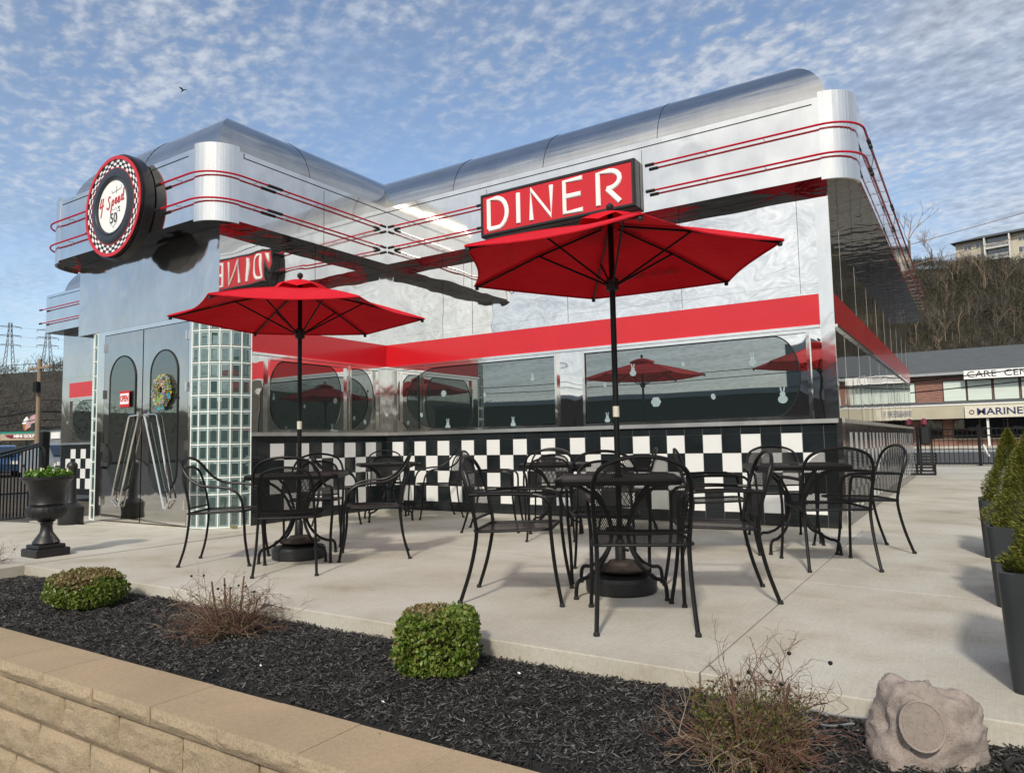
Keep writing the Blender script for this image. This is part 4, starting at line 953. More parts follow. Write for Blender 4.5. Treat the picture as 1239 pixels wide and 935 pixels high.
def table(name):
    t = thing(name, '', 'table', local=True); s_ = .385; c = .05
    P = [(s_ - c, -s_), (s_, -s_ + c), (s_, s_ - c), (s_ - c, s_), (-s_ + c, s_), (-s_, s_ - c), (-s_, -s_ + c), (-s_ + c, -s_)]
    b = MB(); b.add([(x * .97, y * .97, .735) for x, y in P], [tuple(range(8))]); b.build('tabletop', M['mesh_top'], t, smooth=False, fix=False)
    b = MB(); n = 8
    vs = [(x * a, y * a, z) for a, z in ((1, .70), (1.01, .728), (.985, .742), (.95, .738), (.97, .70)) for x, y in P]
    b.add(vs, [(q * n + i, q * n + (i + 1) % n, ((q + 1) % 5) * n + (i + 1) % n, ((q + 1) % 5) * n + i) for q in range(5) for i in range(n)]); b.build('table_rim', M['black_metal'], t, angle=20)
    for k in range(4):
        a = PI / 4 + PI / 2 * k; ca, sa = math.cos(a), math.sin(a)
        p = [(.40, .70), (.31, .675), (.19, .60), (.105, .48), (.075, .38), (.10, .28), (.19, .175), (.29, .125), (.345, .118), (.378, .095), (.388, .05), (.39, 0)]
        MB().tube(spline([(r_ * ca, r_ * sa, z) for r_, z in p], 4), .0125, 8).build('leg', M['black_metal'], t)
    MB().tube([(.085 * math.cos(2 * PI * k / 20), .085 * math.sin(2 * PI * k / 20), .40) for k in range(20)], .009, 6, closed=True).build('leg_ring', M['black_metal'], t)
    b = MB(); b.lathe([(.028, .728), (.038, .730), (.038, .744), (.028, .746), (.024, .728)], 16); b.build('umbrella_collar', M['black_metal'], t)
    feet_part(t, [(.39 * math.cos(PI / 4 + PI / 2 * k), .39 * math.sin(PI / 4 + PI / 2 * k)) for k in range(4)]); return t
CH = [  # type, centre, facing angle, label
    ('r', (-5.47, 3.91), 35, 'black barrel-backed mesh chair furthest left, in front of the glass-block column'),
    ('r', (-4.60, 3.89), 130, 'black barrel-backed mesh chair seen from behind at the near side of the left umbrella table'),
    ('r', (-4.50, 4.72), 223, 'black barrel-backed mesh chair right of the left umbrella table, its back to the right'),
    ('r', (-5.62, 5.05), 312, 'black barrel-backed mesh chair on the wall side of the left umbrella table'),
    ('r', (-6.86, 6.52), 46, 'black barrel-backed mesh chair left of the table in the inner wall corner'),
    ('r', (-7.02, 7.62), 318, 'black barrel-backed mesh chair behind the corner table, closest to the inner wall corner'),
    ('r', (-6.12, 7.62), 232, 'black barrel-backed mesh chair right of the corner table, seen side-on against the tiles'),
    ('a', (-4.58, 6.73), 25, 'black straight-armed mesh chair left of the middle wall table, half behind the front chair'),
    ('r', (-3.66, 6.43), 115, 'black barrel-backed mesh chair on the near side of the middle wall table'),
    ('r', (-4.30, 7.52), 293, 'black barrel-backed mesh chair against the tiles behind the middle wall table'),
    ('a', (-3.20, 7.22), 205, 'black straight-armed mesh chair right of the middle wall table, seen edge-on'),
    ('a', (-2.48, 3.92), 22, 'black straight-armed mesh chair in profile left of the right umbrella table'),
    ('a', (-1.57, 3.71), 117, 'black arched-back mesh chair nearest the camera, seen squarely from behind'),
    ('a', (-1.41, 4.53), 205, 'black straight-armed mesh chair right of the right umbrella table, its seat facing left'),
    ('r', (-2.28, 4.80), 299, 'black barrel-backed mesh chair behind the right umbrella table, half hidden by the tabletop'),
    ('a', (-.98, 5.97), 118, 'black arched-back mesh chair seen from behind at the table by the building corner'),
    ('a', (-.87, 6.87), 209, 'black arched-back mesh chair furthest right, beside the striped end wall'),
    ('a', (-1.93, 6.30), 25, 'black straight-armed mesh chair left of the building-corner table, seen edge-on'),
    ('a', (-1.60, 7.28), 295, 'black arched-back mesh chair against the tiles behind the building-corner table')]
proto = {}
for ty, (x, y), a, lab in CH:
    rz = R(a - 90)
    if ty not in proto:
        o = (chair_round if ty == 'r' else chair_arched)('patio_chair'); o.location = (x, y, 0); o.rotation_euler = (0, 0, rz); o['label'] = lab; o['group'] = 'black metal patio chairs'; proto[ty] = o
    else: dup(proto[ty], (x, y, 0), rz, lab, 'black metal patio chairs')
TB = [((-5.05, 4.35), 38, 'black square mesh table under the left umbrella'), ((-6.55, 7.13), 50, 'black square mesh table in the inner wall corner'),
      ((-3.92, 6.98), 28, 'black square mesh table at the tiled wall, between the two umbrella tables'), ((-1.98, 4.36), 24, 'black square mesh table under the right umbrella'),
      ((-1.33, 6.62), 23, 'black square mesh table by the outer building corner')]
tp = None
for (x, y), a, lab in TB:
    if tp is None: tp = table('patio_table'); tp.location = (x, y, 0); tp.rotation_euler = (0, 0, R(a)); tp['label'] = lab; tp['group'] = 'black square patio tables'
    else: dup(tp, (x, y, 0), R(a), lab, 'black square patio tables')

def umbrella(x, y, rot, zt, za, RU, lab, text=False):
    t = thing('patio_umbrella', lab, 'umbrella', (x, y, 0), 0, 'red patio umbrellas')
    C = Vector((x, y, 0)); tips = [C + Vector((RU * math.cos(rot + PI / 3 * k), RU * math.sin(rot + PI / 3 * k), zt)) for k in range(6)]; ap = C + Vector((0, 0, za))
    b = MB(); nr, ns = 10, 10
    def cp(k, s_, q):  # panel k, s along the radius, q across
        a = ap.lerp(tips[k], s_); e = ap.lerp(tips[(k + 1) % 6], s_); p = a.lerp(e, q); sag = 4 * q * (1 - q)
        p = p + (C - Vector((p.x, p.y, 0))).normalized() * 0 ; inw = Vector((x - p.x, y - p.y, 0)); 
        if inw.length > 1e-6: p += inw.normalized() * (.055 * sag * s_ ** 2)
        p.z -= .018 * sag * s_ - .02 * math.sin(PI * s_) ; return p
    for k in range(6):
        o_ = len(b.v)
        for i in range(nr + 1):
            for j in range(ns + 1): b.v.append(tuple(cp(k, .07 + .93 * i / nr, j / ns)))
        for i in range(nr):
            for j in range(ns): a = o_ + i * (ns + 1) + j; b.f.append((a, a + ns + 1, a + ns + 2, a + 1)); b.m.append(0)
    cano = b.build('canopy', M['canopy'], t, fix=False, angle=60)
    b = MB()
    for k in range(6):
        P = [cp(k, 1, j / 10) for j in range(11)]; b.tube([p + Vector((0, 0, -.004)) for p in P], .006, 5)
    b.build('hem', M['canopy'], cano)
    for k in range(6): MB().tube([cp(k, .1 + .9 * j / 8, 0) + Vector((0, 0, .001)) for j in range(9)], .0045, 5).build('seam', M['canopy'], cano)
    b = MB(); n = 24   # vent cap
    for i, (r_, z) in enumerate(((.02, .07), (.10, .055), (.20, .018), (.235, -.012))):
        for k in range(n):
            a = rot + 2 * PI * k / n; s_ = 1 - .09 * abs(math.sin(3 * (a - rot))) * (i == 3); b.v.append((x + r_ * s_ * math.cos(a), y + r_ * s_ * math.sin(a), za + z + (.014 * math.cos(6 * (a - rot)) if i == 3 else 0)))
    for i in range(3):
        for k in range(n): b.f.append((i * n + k, i * n + (k + 1) % n, (i + 1) * n + (k + 1) % n, (i + 1) * n + k)); b.m.append(0)
    b.build('vent_cap', M['canopy'], cano, fix=False)
    b = MB(); b.lathe([(.008, 0), (.014, .02), (.026, .035), (.026, .055), (.012, .07)], 12, (x, y, za + .065)); b.build('finial', M['black_plastic'], t)
    MB().tube([(x, y, .06), (x, y, za + .07)], .0195, 14).build('pole', M['black_metal'], t)
    MB().lathe([(.0215, 1.13), (.0215, 1.20)], 14, (x, y, 0)).build('pole_sleeve', M['sign_cream'], t)
    hub = za - .42; b = MB(); b.lathe([(.022, hub - .05), (.042, hub - .04), (.045, hub + .03), (.022, hub + .05)], 14, (x, y, 0)); b.build('runner_hub', M['black_plastic'], t)
    for k in range(6):
        s0 = cp(k, .06, 0) - Vector((0, 0, .02)); s1_ = cp(k, .98, 0) - Vector((0, 0, .022)); mid = cp(k, .5, 0) - Vector((0, 0, .022))
        rb = MB().tube([s0, mid, s1_], .0085, 6).build('rib', M['black_metal'], t)
        MB().tube([Vector((x, y, hub)) + (Vector((mid.x - x, mid.y - y, 0))).normalized() * .04, mid], .0075, 6).build('strut', M['black_metal'], rb)
        MB().lathe([(.012, -.02), (.016, -.01), (.012, .012)], 8, tuple(s1_)).build('rib_tip', M['black_plastic'], rb)
    base = MB().lathe([(.215, 0), (.228, .01), (.230, .085), (.215, .105), (.10, .125), (.04, .13)], 36, (x, y, 0)); base.build('base', M['black_plastic'], t)
    b = MB(); b.lathe([(.10, .128), (.165, .136), (.18, .150), (.165, .160), (.10, .175), (.085, .195), (.03, .20)], 30, (x + .01, y, 0)); b.build('base_weight', M['rust_plate'], t)
    MB().lathe([(.034, .19), (.034, .31), (.026, .33)], 16, (x, y, 0)).build('base_collar', M['black_plastic'], t)
    MB().tube([(x + .034, y - .02, .27), (x + .075, y - .045, .27)], .009, 8).build('base_knob', M['black_plastic'], t)
    if text:
        def panel_text(k, s_, off, nm, mat, sz):
            a, e = ap.lerp(tips[k], s_), ap.lerp(tips[(k + 1) % 6], s_); c = (a + e) / 2; ux = (e - a).normalized(); upv = (ap - c).normalized(); nn = ux.cross(upv).normalized()
            if (nn.z > 0) != (off > 0): nn = -nn
            if off < 0: ux = -ux
            c = c + Vector((0, 0, off)) 
            text_mesh(nm, 'Coca-Cola', sz, mat, lambda u, w_, d: c + ux * u + upv * w_ + nn * d * .1, cano, .002, 0, sx=1.15, shear=.35)
        tm = paint('canopy_print', (.22, .01, .015), .8)
        panel_text(text[0], .72, .012, 'canopy_lettering', tm, .10); panel_text(text[1], .70, -.022, 'canopy_lettering', tm, .10)
    return t
vd = lambda x, y: math.atan2(-y, -x)
umbrella(-5.05, 4.35, math.atan2(.84, -.54) + R(-20), 2.14, 2.41, 1.12, 'red hexagonal patio umbrella over the left table, in front of the inner wall corner', (5, 2))
umbrella(-1.98, 4.36, math.atan2(-.84, .54), 2.15, 2.44, 1.10, 'red hexagonal patio umbrella over the right table, below the DINER sign', (4, 2))

# ------------------------------------------------------------------ urn, bollard, railing
U = thing('urn_planter', 'black fluted pedestal urn holding white flowers at the patio edge', 'urn', (-7.40, 3.36, 0)); C = (-7.40, 3.36)
b = MB(); b.bev(C[0] - .15, C[0] + .15, C[1] - .15, C[1] + .15, 0, .075, .008); b.bev(C[0] - .12, C[0] + .12, C[1] - .12, C[1] + .12, .075, .11, .006); b.build('plinth', M['urn'], U, smooth=False)
MB().lathe([(.105, .108), (.115, .125), (.105, .145), (.085, .175), (.055, .22), (.048, .27), (.055, .31), (.075, .325), (.06, .335)], 32, (*C, 0)).build('stem', M['urn'], U)
MB().lathe([(.06, .333), (.13, .345), (.165, .375), (.175, .415), (.165, .455), (.14, .475)], 72, (*C, 0), flute=lambda i, a: .035 * abs(math.sin(a * 12)) if 0 < i < 5 else 0).build('fluted_bowl', M['urn'], U)
MB().lathe([(.14, .472), (.148, .485), (.142, .50), (.150, .60), (.172, .67), (.205, .705), (.215, .715), (.215, .735), (.198, .74), (.17, .70), (.02, .69)], 40, (*C, 0)).build('bowl_rim', M['urn'], U)
MB().lathe([(.19, .70), (.10, .715), (.01, .72)], 20, (*C, 0)).build('soil', M['soil'], U)
def leaves(name, mat, parent, pts, size, seed, up=.3, fold=.0, shape='leaf'):
    b = MB(); rn = random.Random(seed)
    for c in pts:
        c = Vector(c); s_ = size * rn.uniform(.6, 1.35); d = Vector((rn.gauss(0, 1), rn.gauss(0, 1), rn.gauss(0, 1) + up)).normalized(); e = d.cross(Vector((rn.gauss(0, 1), rn.gauss(0, 1), rn.gauss(0, 1)))).normalized()
        b.add([c - d * s_ * .5, c + e * s_ * .3, c + d * s_ * .5, c - e * s_ * .3], [(0, 1, 2, 3)])
    return b.build(name, mat, parent, smooth=False, fix=False)
rn = random.Random(8); pl = thing('pansy_plant', 'low green plants with a few white flowers in the black urn', 'flowers', (C[0], C[1], .72))
leaves('foliage', M['pansy_leaf'], pl, [(C[0] + r_ * math.cos(a), C[1] + r_ * math.sin(a), .74 + rn.random() * .075 * (1.2 - r_ * 3)) for r_, a in ((.19 * rn.random() ** .5, rn.uniform(0, 2 * PI)) for _ in range(700))], .035, 9, .6)
b = MB()
for x, y, z in ((-.06, -.12, .80), (.09, -.10, .81), (.15, -.02, .79), (.02, .05, .85), (-.13, .02, .80), (.18, .09, .80)):
    for k in range(5):
        a = 2 * PI * k / 5; c = Vector((C[0] + x, C[1] + y, z)); u_ = Vector((math.cos(a), -.3, math.sin(a))) * .02; v_ = Vector((-math.sin(a), 0, math.cos(a))) * .011
        b.add([c, c + u_ * .6 + v_, c + u_ * 1.15, c + u_ * .6 - v_], [(0, 1, 2, 3)])
b.build('flower', M['pansy_petal'], pl, smooth=False, fix=False)
BO = thing('smoking_post', 'black bottle-shaped cigarette bin behind the urn', 'ash bin', (-10.25, 4.95, 0))
MB().lathe([(.145, 0), (.152, .01), (.15, .10), (.158, .20), (.155, .23), (.12, .26), (.07, .29)], 32, (-10.25, 4.95, 0)).build('bin_base', M['black_plastic'], BO)
MB().lathe([(.072, .285), (.060, .33), (.054, .66), (.062, .74), (.068, .76), (.064, .80), (.036, .83)], 24, (-10.25, 4.95, 0)).build('bin_neck', M['black_plastic'], BO)
RL = thing('ramp_railing', 'black metal railing with close balusters and curled handrail left of the entrance', 'railing', (-11.2, 5.0, 0))
yr = 5.0; xa, xb = -11.15, -15.5; zr = lambda x: 1.10 + (x - xa) * .10
for x, h in ((xa, 1.26), (-13.4, 1.0)): MB().bev(x - .05, x + .05, yr - .05, yr + .05, -.02, h, .006).build('post', M['black_metal'], RL, smooth=False)
MB().tube([(xa, yr, zr(xa)), (xb, yr, zr(xb))], .022, 8).build('top_rail', M['black_metal'], RL); MB().tube([(xa, yr, .09), (xb, yr, zr(xb) - 1.01)], .016, 8).build('bottom_rail', M['black_metal'], RL)
MB().tube(spline([(xb, yr - .09, zr(xb) - .08), (-13, yr - .09, zr(-13) - .09), (xa - .1, yr - .09, zr(xa) - .06), (xa + .12, yr - .09, zr(xa) - .05), (xa + .22, yr - .09, zr(xa) - .14), (xa + .22, yr - .09, zr(xa) - .30), (xa + .12, yr - .09, zr(xa) - .38), (xa + .03, yr - .07, zr(xa) - .38)], 6), .019, 8).build('handrail', M['black_metal'], RL)
for k in range(38):
    x = xa - .11 * (k + 1)
    if x > xb: MB().box(x - .008, x + .008, yr - .008, yr + .008, .09 + (x - xa) * .1, zr(x), 0).build('baluster', M['black_metal'], RL, smooth=False)

# ------------------------------------------------------------------ planters with dwarf conifers
def planter(cx, cy, lab, glab, s, hcone, seed, rb):
    t = thing('square_planter', lab, 'planter', (cx, cy, 0), 0, 'grey square planters along the walkway')
    b = MB(); K = [(.455, 0), (.465, .08), (.478, .20), (.492, .34), (.50, .43), (.50, .445), (.47, .447), (.455, .40)]
    def ring(w_, z):
        h_ = w_ / 2 * s; q = .035; P = []
        for sx, sy, a0 in ((1, -1, -PI / 2), (1, 1, 0), (-1, 1, PI / 2), (-1, -1, PI)): P += [(cx + sx * (h_ - q) + q * math.cos(a0 + PI / 2 * k / 3), cy + sy * (h_ - q) + q * math.sin(a0 + PI / 2 * k / 3), z) for k in range(4)]
        return P
    for w_, z in K: b.v += ring(w_, z)
    for i in range(len(K) - 1):
        for k in range(16): b.f.append((i * 16 + k, i * 16 + (k + 1) % 16, (i + 1) * 16 + (k + 1) % 16, (i + 1) * 16 + k)); b.m.append(0)
    b.f.append(tuple(range(16))[::-1]); b.m.append(0); b.build('planter_body', M['planter'], t, angle=40)
    b = MB(); b.add(ring(.465, .405), [tuple(range(16))]); b.build('soil', M['soil'], t, smooth=False, fix=False)
    tr = thing('dwarf_spruce', glab, 'conifer', (cx, cy, .405), 0, 'cone-shaped dwarf conifers in planters'); rn = random.Random(seed); pts = []
    b = MB()
    for i in range(26000):
        v_ = rn.random() ** 1.35; a = rn.uniform(0, 2 * PI)
        lump = 1 + .38 * mnoise.noise(Vector((math.cos(a) * 2.2, math.sin(a) * 2.2, v_ * 6 + seed))) + .22 * mnoise.noise(Vector((math.cos(a) * 6, math.sin(a) * 6, v_ * 15 + seed)))
        R_ = rb * ((1 - v_) ** .85) * (min(1, .72 + v_ * 3)) * lump; r_ = R_ * (1 - .35 * rn.random() ** 2.2)
        c = Vector((cx + r_ * math.cos(a), cy + r_ * math.sin(a), .40 + v_ * hcone + rn.uniform(-.01, .01)))
        d = Vector((math.cos(a), math.sin(a), rn.uniform(.1, 1.3))).normalized() * rn.uniform(.008, .019) + Vector((rn.gauss(0, .004), rn.gauss(0, .004), 0)); e = d.cross(Vector((rn.random() - .5, rn.random() - .5, rn.random() - .5))).normalized() * .0036
        b.add([c - e, c + e, c + d], [(0, 1, 2)])
    b.build('foliage', M['spruce'], tr, smooth=False, fix=False)
    MB().tube([(cx, cy, .40), (cx, cy, .40 + hcone * .85)], [.02, .006], 6).build('trunk', M['bark'], tr)
planter(.235, 7.02, 'dark grey square planter furthest down the walkway', 'cone-shaped dwarf conifer in the furthest planter, full outline visible', .92, .60, 31, .205)
planter(.285, 5.14, 'dark grey square planter in the middle of the three', 'wide bushy dwarf conifer in the middle planter at the right edge', 1.0, .60, 32, .25)
planter(.30, 3.55, 'dark grey square planter nearest the camera at the right edge', 'dwarf conifer in the nearest planter, only a tuft of it in view', 1.0, .55, 33, .24)

# ------------------------------------------------------------------ shrubs in the bed
def boxwood(cx, cy, w_, d_, h_, lab, seed, rot, sq):
    z0 = mz(cx, cy) - .01; t = thing('boxwood_shrub', lab, 'shrub', (cx, cy, z0), 0, 'clipped boxwood shrubs'); rn = random.Random(seed); g1, g2 = [], []
    for i in range(10500):
        u, v_, q = rn.uniform(-1, 1), rn.uniform(-1, 1), rn.uniform(-1, 1)
        # superellipsoid shell
        k = (abs(u) ** sq + abs(v_) ** sq + abs(q) ** sq) ** (1 / sq)
        if k < 1e-3: continue
        s_ = (1 - .34 * rn.random() ** 2) / k; u, v_, q = u * s_, v_ * s_, q * s_
        lump = 1 + .12 * mnoise.noise(Vector((u * 2.2 + seed, v_ * 2.2, q * 2.2))) + .09 * mnoise.noise(Vector((u * 7, v_ * 7, q * 7 + seed)))
        x = u * w_ / 2 * lump; y = v_ * d_ / 2 * lump; z = (q * .5 + .5) * h_ * (1 + .5 * (lump - 1)) + .005
        p = (cx + x * math.cos(rot) - y * math.sin(rot), cy + x * math.sin(rot) + y * math.cos(rot), z0 + z)
        dry = mnoise.noise(Vector((p[0] * 5, p[1] * 5, p[2] * 5 + 2))) + .9 * (q - .75) + .7 * max(0, u - .75)
        (g2 if dry > .16 + rn.uniform(-.15, .25) else g1).append(p)
    leaves('foliage', M['boxwood'], t, g1, .023, seed, .5); leaves('dry_foliage', M['box_dry'], t, g2, .022, seed + 1, .5)
    b = MB()
    for k in range(60):
        a = rn.uniform(0, 2 * PI); r_ = rn.uniform(.3, .85); b.tube([(cx, cy, z0), (cx + r_ * w_ * .3 * math.cos(a), cy + r_ * d_ * .3 * math.sin(a), z0 + h_ * .4), (cx + r_ * w_ * .45 * math.cos(a), cy + r_ * d_ * .45 * math.sin(a), z0 + h_ * .9)], .003, 4)
    b.build('twig', M['twig'], t, smooth=False); return t
boxwood(-5.18, 2.62, .50, .38, .26, 'low wide rounded boxwood with browning top, left of the bare bush', 41, .45, 2.6)
boxwood(-2.19, 2.72, .38, .34, .28, 'compact cube-clipped green boxwood in the middle of the bed', 42, .55, 4.5)
def bare_bush(cx, cy, R_, h_, lab, seed, n, stubs, green):
    z0 = mz(cx, cy) - .01; t = thing('bare_bush', lab, 'bush', (cx, cy, z0), 0, 'leafless twiggy bushes'); rn = random.Random(seed); b1, b2 = MB(), MB(); tipsl = []
    def tw(p, d, l, r_, dep, bb):
        P = [p]; dd = d.copy()
        for k in range(3):
            dd = (dd + Vector((rn.gauss(0, .24), rn.gauss(0, .24), rn.gauss(0, .16) - .05 * (dep > 0)))).normalized(); P.append(P[-1] + dd * l / 3)
        bb.tube(P, [r_, r_ * .85, r_ * .7, r_ * .5], 4, cap=False); tipsl.append(P[-1])
        if dep < 3:
            for k in range(rn.randint(2, 3)):
                e = (dd + Vector((rn.gauss(0, .65), rn.gauss(0, .65), rn.gauss(.05, .5)))).normalized(); tw(P[rn.randint(1, 3)], e, l * rn.uniform(.45, .72), r_ * .62, dep + 1, bb)
    for k in range(n):
        a = rn.uniform(0, 2 * PI); sp_ = rn.random() ** .6; d = Vector((math.cos(a) * sp_ * 1.15, math.sin(a) * sp_ * 1.15, rn.uniform(.35, 1.0))).normalized()
        c = Vector((cx + .05 * math.cos(a), cy + .05 * math.sin(a), z0)); tw(c, d, R_ * rn.uniform(.55, .95) if d.z < .75 else h_ * .62, rn.uniform(.0022, .0042), 0, b2 if rn.random() < .22 else b1)
    for k in range(stubs):
        a = rn.uniform(0, 2 * PI); c = Vector((cx + .09 * math.cos(a), cy + .09 * math.sin(a), z0)); b1.tube([c, c + Vector((.06 * math.cos(a), .06 * math.sin(a), h_ * rn.uniform(.45, .85)))], [.007, .0045], 6)
    b1.build('twigs', M['twig'], t, smooth=False, fix=False); b2.build('pale_twigs', M['twig_pale'], t, smooth=False, fix=False)
    for p in rn.sample([q for q in tipsl if q.z > z0 + h_ * .6] or tipsl, 8): MB().lathe([(.001, -.007), (.006, -.004), (.0075, 0), (.006, .005), (.001, .007)], 8, tuple(p)).build('dried_bud', M['gasket'], t)
    if green:
        pts = []
        for k in range(green):
            a = rn.uniform(0, 2 * PI); r_ = R_ * .85 * rn.random() ** .5; pts.append((cx + r_ * math.cos(a), cy + r_ * math.sin(a), z0 + .02 + rn.random() ** 1.6 * h_ * .55))
        kind(leaves('sprouting_leaf', M['barberry'], t, pts, .014, seed + 3, .4), 'stuff')
    return t
bare_bush(-3.66, 2.66, .26, .40, 'brown leafless bush between the two boxwoods, in front of the left umbrella', 51, 84, 5, 500)
bare_bush(-.70, 2.54, .23, .37, 'large leafless bush with yellow-green sprouts left of the fake rock', 52, 96, 3, 3200)
bare_bush(-7.35, 2.72, .30, .34, 'leafless bush at the left edge beside the urn', 53, 50, 1, 450)

# ------------------------------------------------------------------ fake-rock speaker and cable
RK = thing('rock_speaker', 'pinkish fake-rock garden loudspeaker with round grille at the bottom right', 'speaker', (-.17, 2.83, -.12)); b = MB()
rc = Vector((-.19, 2.80, -.13)); nu, nv = 64, 40
vr = Vector((.84, .54, 0)); vb = Vector((-.54, .84, 0))    # right and back as seen from the patio edge
for j in range(nv + 1):
    for i in range(nu):
        a = 2 * PI * i / nu; v_ = j / nv; ph = PI / 2 * v_
        top = .288 * math.sin(ph) ** .8; rad_ = math.cos(ph) ** .34
        e = lambda q: math.copysign(abs(q) ** .8, q)
        x = e(math.cos(a)) * .185 * rad_; y = e(math.sin(a)) * .15 * rad_
        x += .02 * v_ - .055 * v_ * (x < 0) * 0; sl_ = 1 - .20 * max(0, x / .2)
        p = vr * x + vb * y + Vector((0, 0, top * sl_ - .16 * max(0, (-x - .13)) ))
        nn = Vector((p.x, p.y, p.z * .7)).normalized(); q = mnoise.noise(p * 8) * .024 + mnoise.noise(p * 22) * .011 + mnoise.noise(p * 48) * .006 + abs(mnoise.noise(p * 12 + Vector((3, 1, 2)))) * -.042 + abs(mnoise.noise(p * 27 + Vector((1, 5, 2)))) * -.014
        b.v.append(tuple(rc + p + nn * q))
for j in range(nv):
    for i in range(nu): b.f.append((j * nu + i, j * nu + (i + 1) % nu, (j + 1) * nu + (i + 1) % nu, (j + 1) * nu + i)); b.m.append(0)
b.build('rock_shell', M['fake_rock'], RK, angle=60)
gc_ = rc + vr * (-.085) - vb * .138 + Vector((0, 0, .190)); gn = (-vb + Vector((0, 0, .22)) - vr * .30).normalized(); gu = vr - gn * vr.dot(gn); gu.normalize(); gv = gn.cross(gu) * -1
b = MB(); vs = [gc_ + gu * (.063 * math.cos(2 * PI * k / 32)) + gv * (.073 * math.sin(2 * PI * k / 32)) for k in range(32)]
b.add([p - gn * .05 for p in vs] + vs + [gc_ + gn * .004 + (p - gc_) * .6 for p in vs], [(k, (k + 1) % 32, 32 + (k + 1) % 32, 32 + k) for k in range(32)] + [(32 + k, 32 + (k + 1) % 32, 64 + (k + 1) % 32, 64 + k) for k in range(32)] + [tuple(range(64, 96))]); b.build('round_grille', M['grille'], RK, angle=60)
MB().tube(vs, .0035, 6, closed=True).build('grille_rim', M['fake_rock'], RK)
cb_ = MB().tube(spline([(-.36, 2.98, -.06), (-.50, 3.0 - .02, -.07), (-.62, 2.93, -.05), (-.52, 2.86, -.07), (-.42, 2.9, -.06)], 6), .0035, 6).build('speaker_wire', M['lattice']); tag(cb_, 'thin grey wire running from the bare bush to the fake rock', 'wire')
cb_ = MB().tube(spline([(.02, 2.80, -.085), (.06, 2.88, -.075), (.12, 2.87, -.08), (.11, 2.80, -.08), (.04, 2.78, -.08), (.03, 2.84, -.078), (.10, 2.90, -.075), (.16, 2.84, -.085)], 6), .007, 6).build('coiled_cable', M['rubber']); tag(cb_, 'black coiled cable lying on the mulch right of the fake rock', 'cable')
sk = MB()
for k, (x, y) in enumerate(((-3.0, 2.35), (-2.1, 2.25), (-1.8, 2.82))):
    c = Vector((x, y, mz(x, y) + .012)); sk.add([c + Vector((.008 * math.cos(a) * (1 + .3 * math.sin(5 * a + k)), .006 * math.sin(a), .004 * math.sin(3 * a))) for a in [2 * PI * j / 7 for j in range(7)]] + [c + Vector((0, 0, .007))], [(j, (j + 1) % 7, 7) for j in range(7)])
kind(sk.build('pebbles', M['white_paint'], smooth=False), 'stuff')
lf = MB(); c = Vector((-7.62, 5.56, .012)); lf.add([c + Vector((.07 * math.cos(a), .03 * math.sin(a), .018 * math.sin(2 * a))) for a in [2 * PI * j / 9 for j in range(9)]] + [c + Vector((0, 0, .03))], [(j, (j + 1) % 9, 9) for j in range(9)])
tag(lf.build('dead_leaf', M['box_dry'], smooth=False, fix=False), 'curled dry leaf lying at the foot of the glass-block column', 'leaf')
# ------------------------------------------------------------------ behind the walkway: fence, crates, shopping building
FE = thing('black_fence', 'low black metal fence with thin bars across the end of the walkway', 'fence', (0, 26.3, 0))
for x in (-1.5, .15, 1.8): MB().box(x - .04, x + .04, 26.26, 26.34, 0, 1.25).build('post', M['black_metal'], FE, smooth=False)
for z in (.08, .93, 1.14): MB().box(-1.5, 3.2, 26.285, 26.315, z - .02, z + .02).build('rail', M['black_metal'], FE, smooth=False)
for k in range(36):
    x = -1.42 + .127 * k
    if min(abs(x - q) for q in (-1.5, .15, 1.8)) > .06: MB().box(x - .009, x + .009, 26.29, 26.31, .08, 1.14).build('bar', M['black_metal'], FE, smooth=False)
for k, (z, dx, lab) in enumerate(((0, 0, 'black plastic crate, lowest of the stack at the end of the side wall'), (.27, .03, 'black plastic crate, upper one of the stack at the end of the side wall'))):
    t = thing('plastic_crate', lab, 'crate', (-1.0 + dx, 20.3, z), 0, 'black crates by the side wall'); b = MB(); x0, x1, y0, y1 = -1.22 + dx, -.80 + dx, 20.1, 20.45
    for zz in (z + .02, z + .10, z + .18, z + .25): b.box(x0, x1, y0, y0 + .012, zz - .018, zz + .018); b.box(x0, x1, y1 - .012, y1, zz - .018, zz + .018); b.box(x0, x0 + .012, y0 + .012, y1 - .012, zz - .018, zz + .018); b.box(x1 - .012, x1, y0 + .012, y1 - .012, zz - .018, zz + .018)
    for xx in (x0, x1 - .03):
        for yy in (y0, y1 - .03): b.box(xx + .0, xx + .03, yy, yy + .03, z, z + .262)
    b.box(x0 + .015, x1 - .015, y0 + .015, y1 - .015, z + .005, z + .02); b.build('crate_body', M['black_plastic'], t, smooth=False)
ct = thing('hand_truck', 'dark upright hand truck with a red bundle at the end of the side wall', 'hand truck', (-1.02, 21.2, 0)); b = MB()
for x in (-1.15, -.9): b.tube([(x, 21.2, .05), (x, 21.25, 1.25)], .02, 6)
for z in (.2, .5, .8, 1.1): b.tube([(-1.15, 21.22, z), (-.9, 21.22, z)], .014, 6)
b.build('frame', M['black_metal'], ct); b = MB()
for s_ in (-1.18, -.87): b.tube([(s_ - .02, 21.3, .12), (s_ + .02, 21.3, .12)], .12, 14)
b.build('wheel', M['rubber'], ct); MB().bev(-1.13, -.92, 21.1, 21.2, .72, 1.2, .03).build('plate', M['black_plastic'], ct, smooth=False); MB().lathe([(.02, 0), (.08, .05), (.07, .16), (.03, .2)], 10, (-1.04, 21.15, 1.2)).build('bundle', M['maroon'], ct)

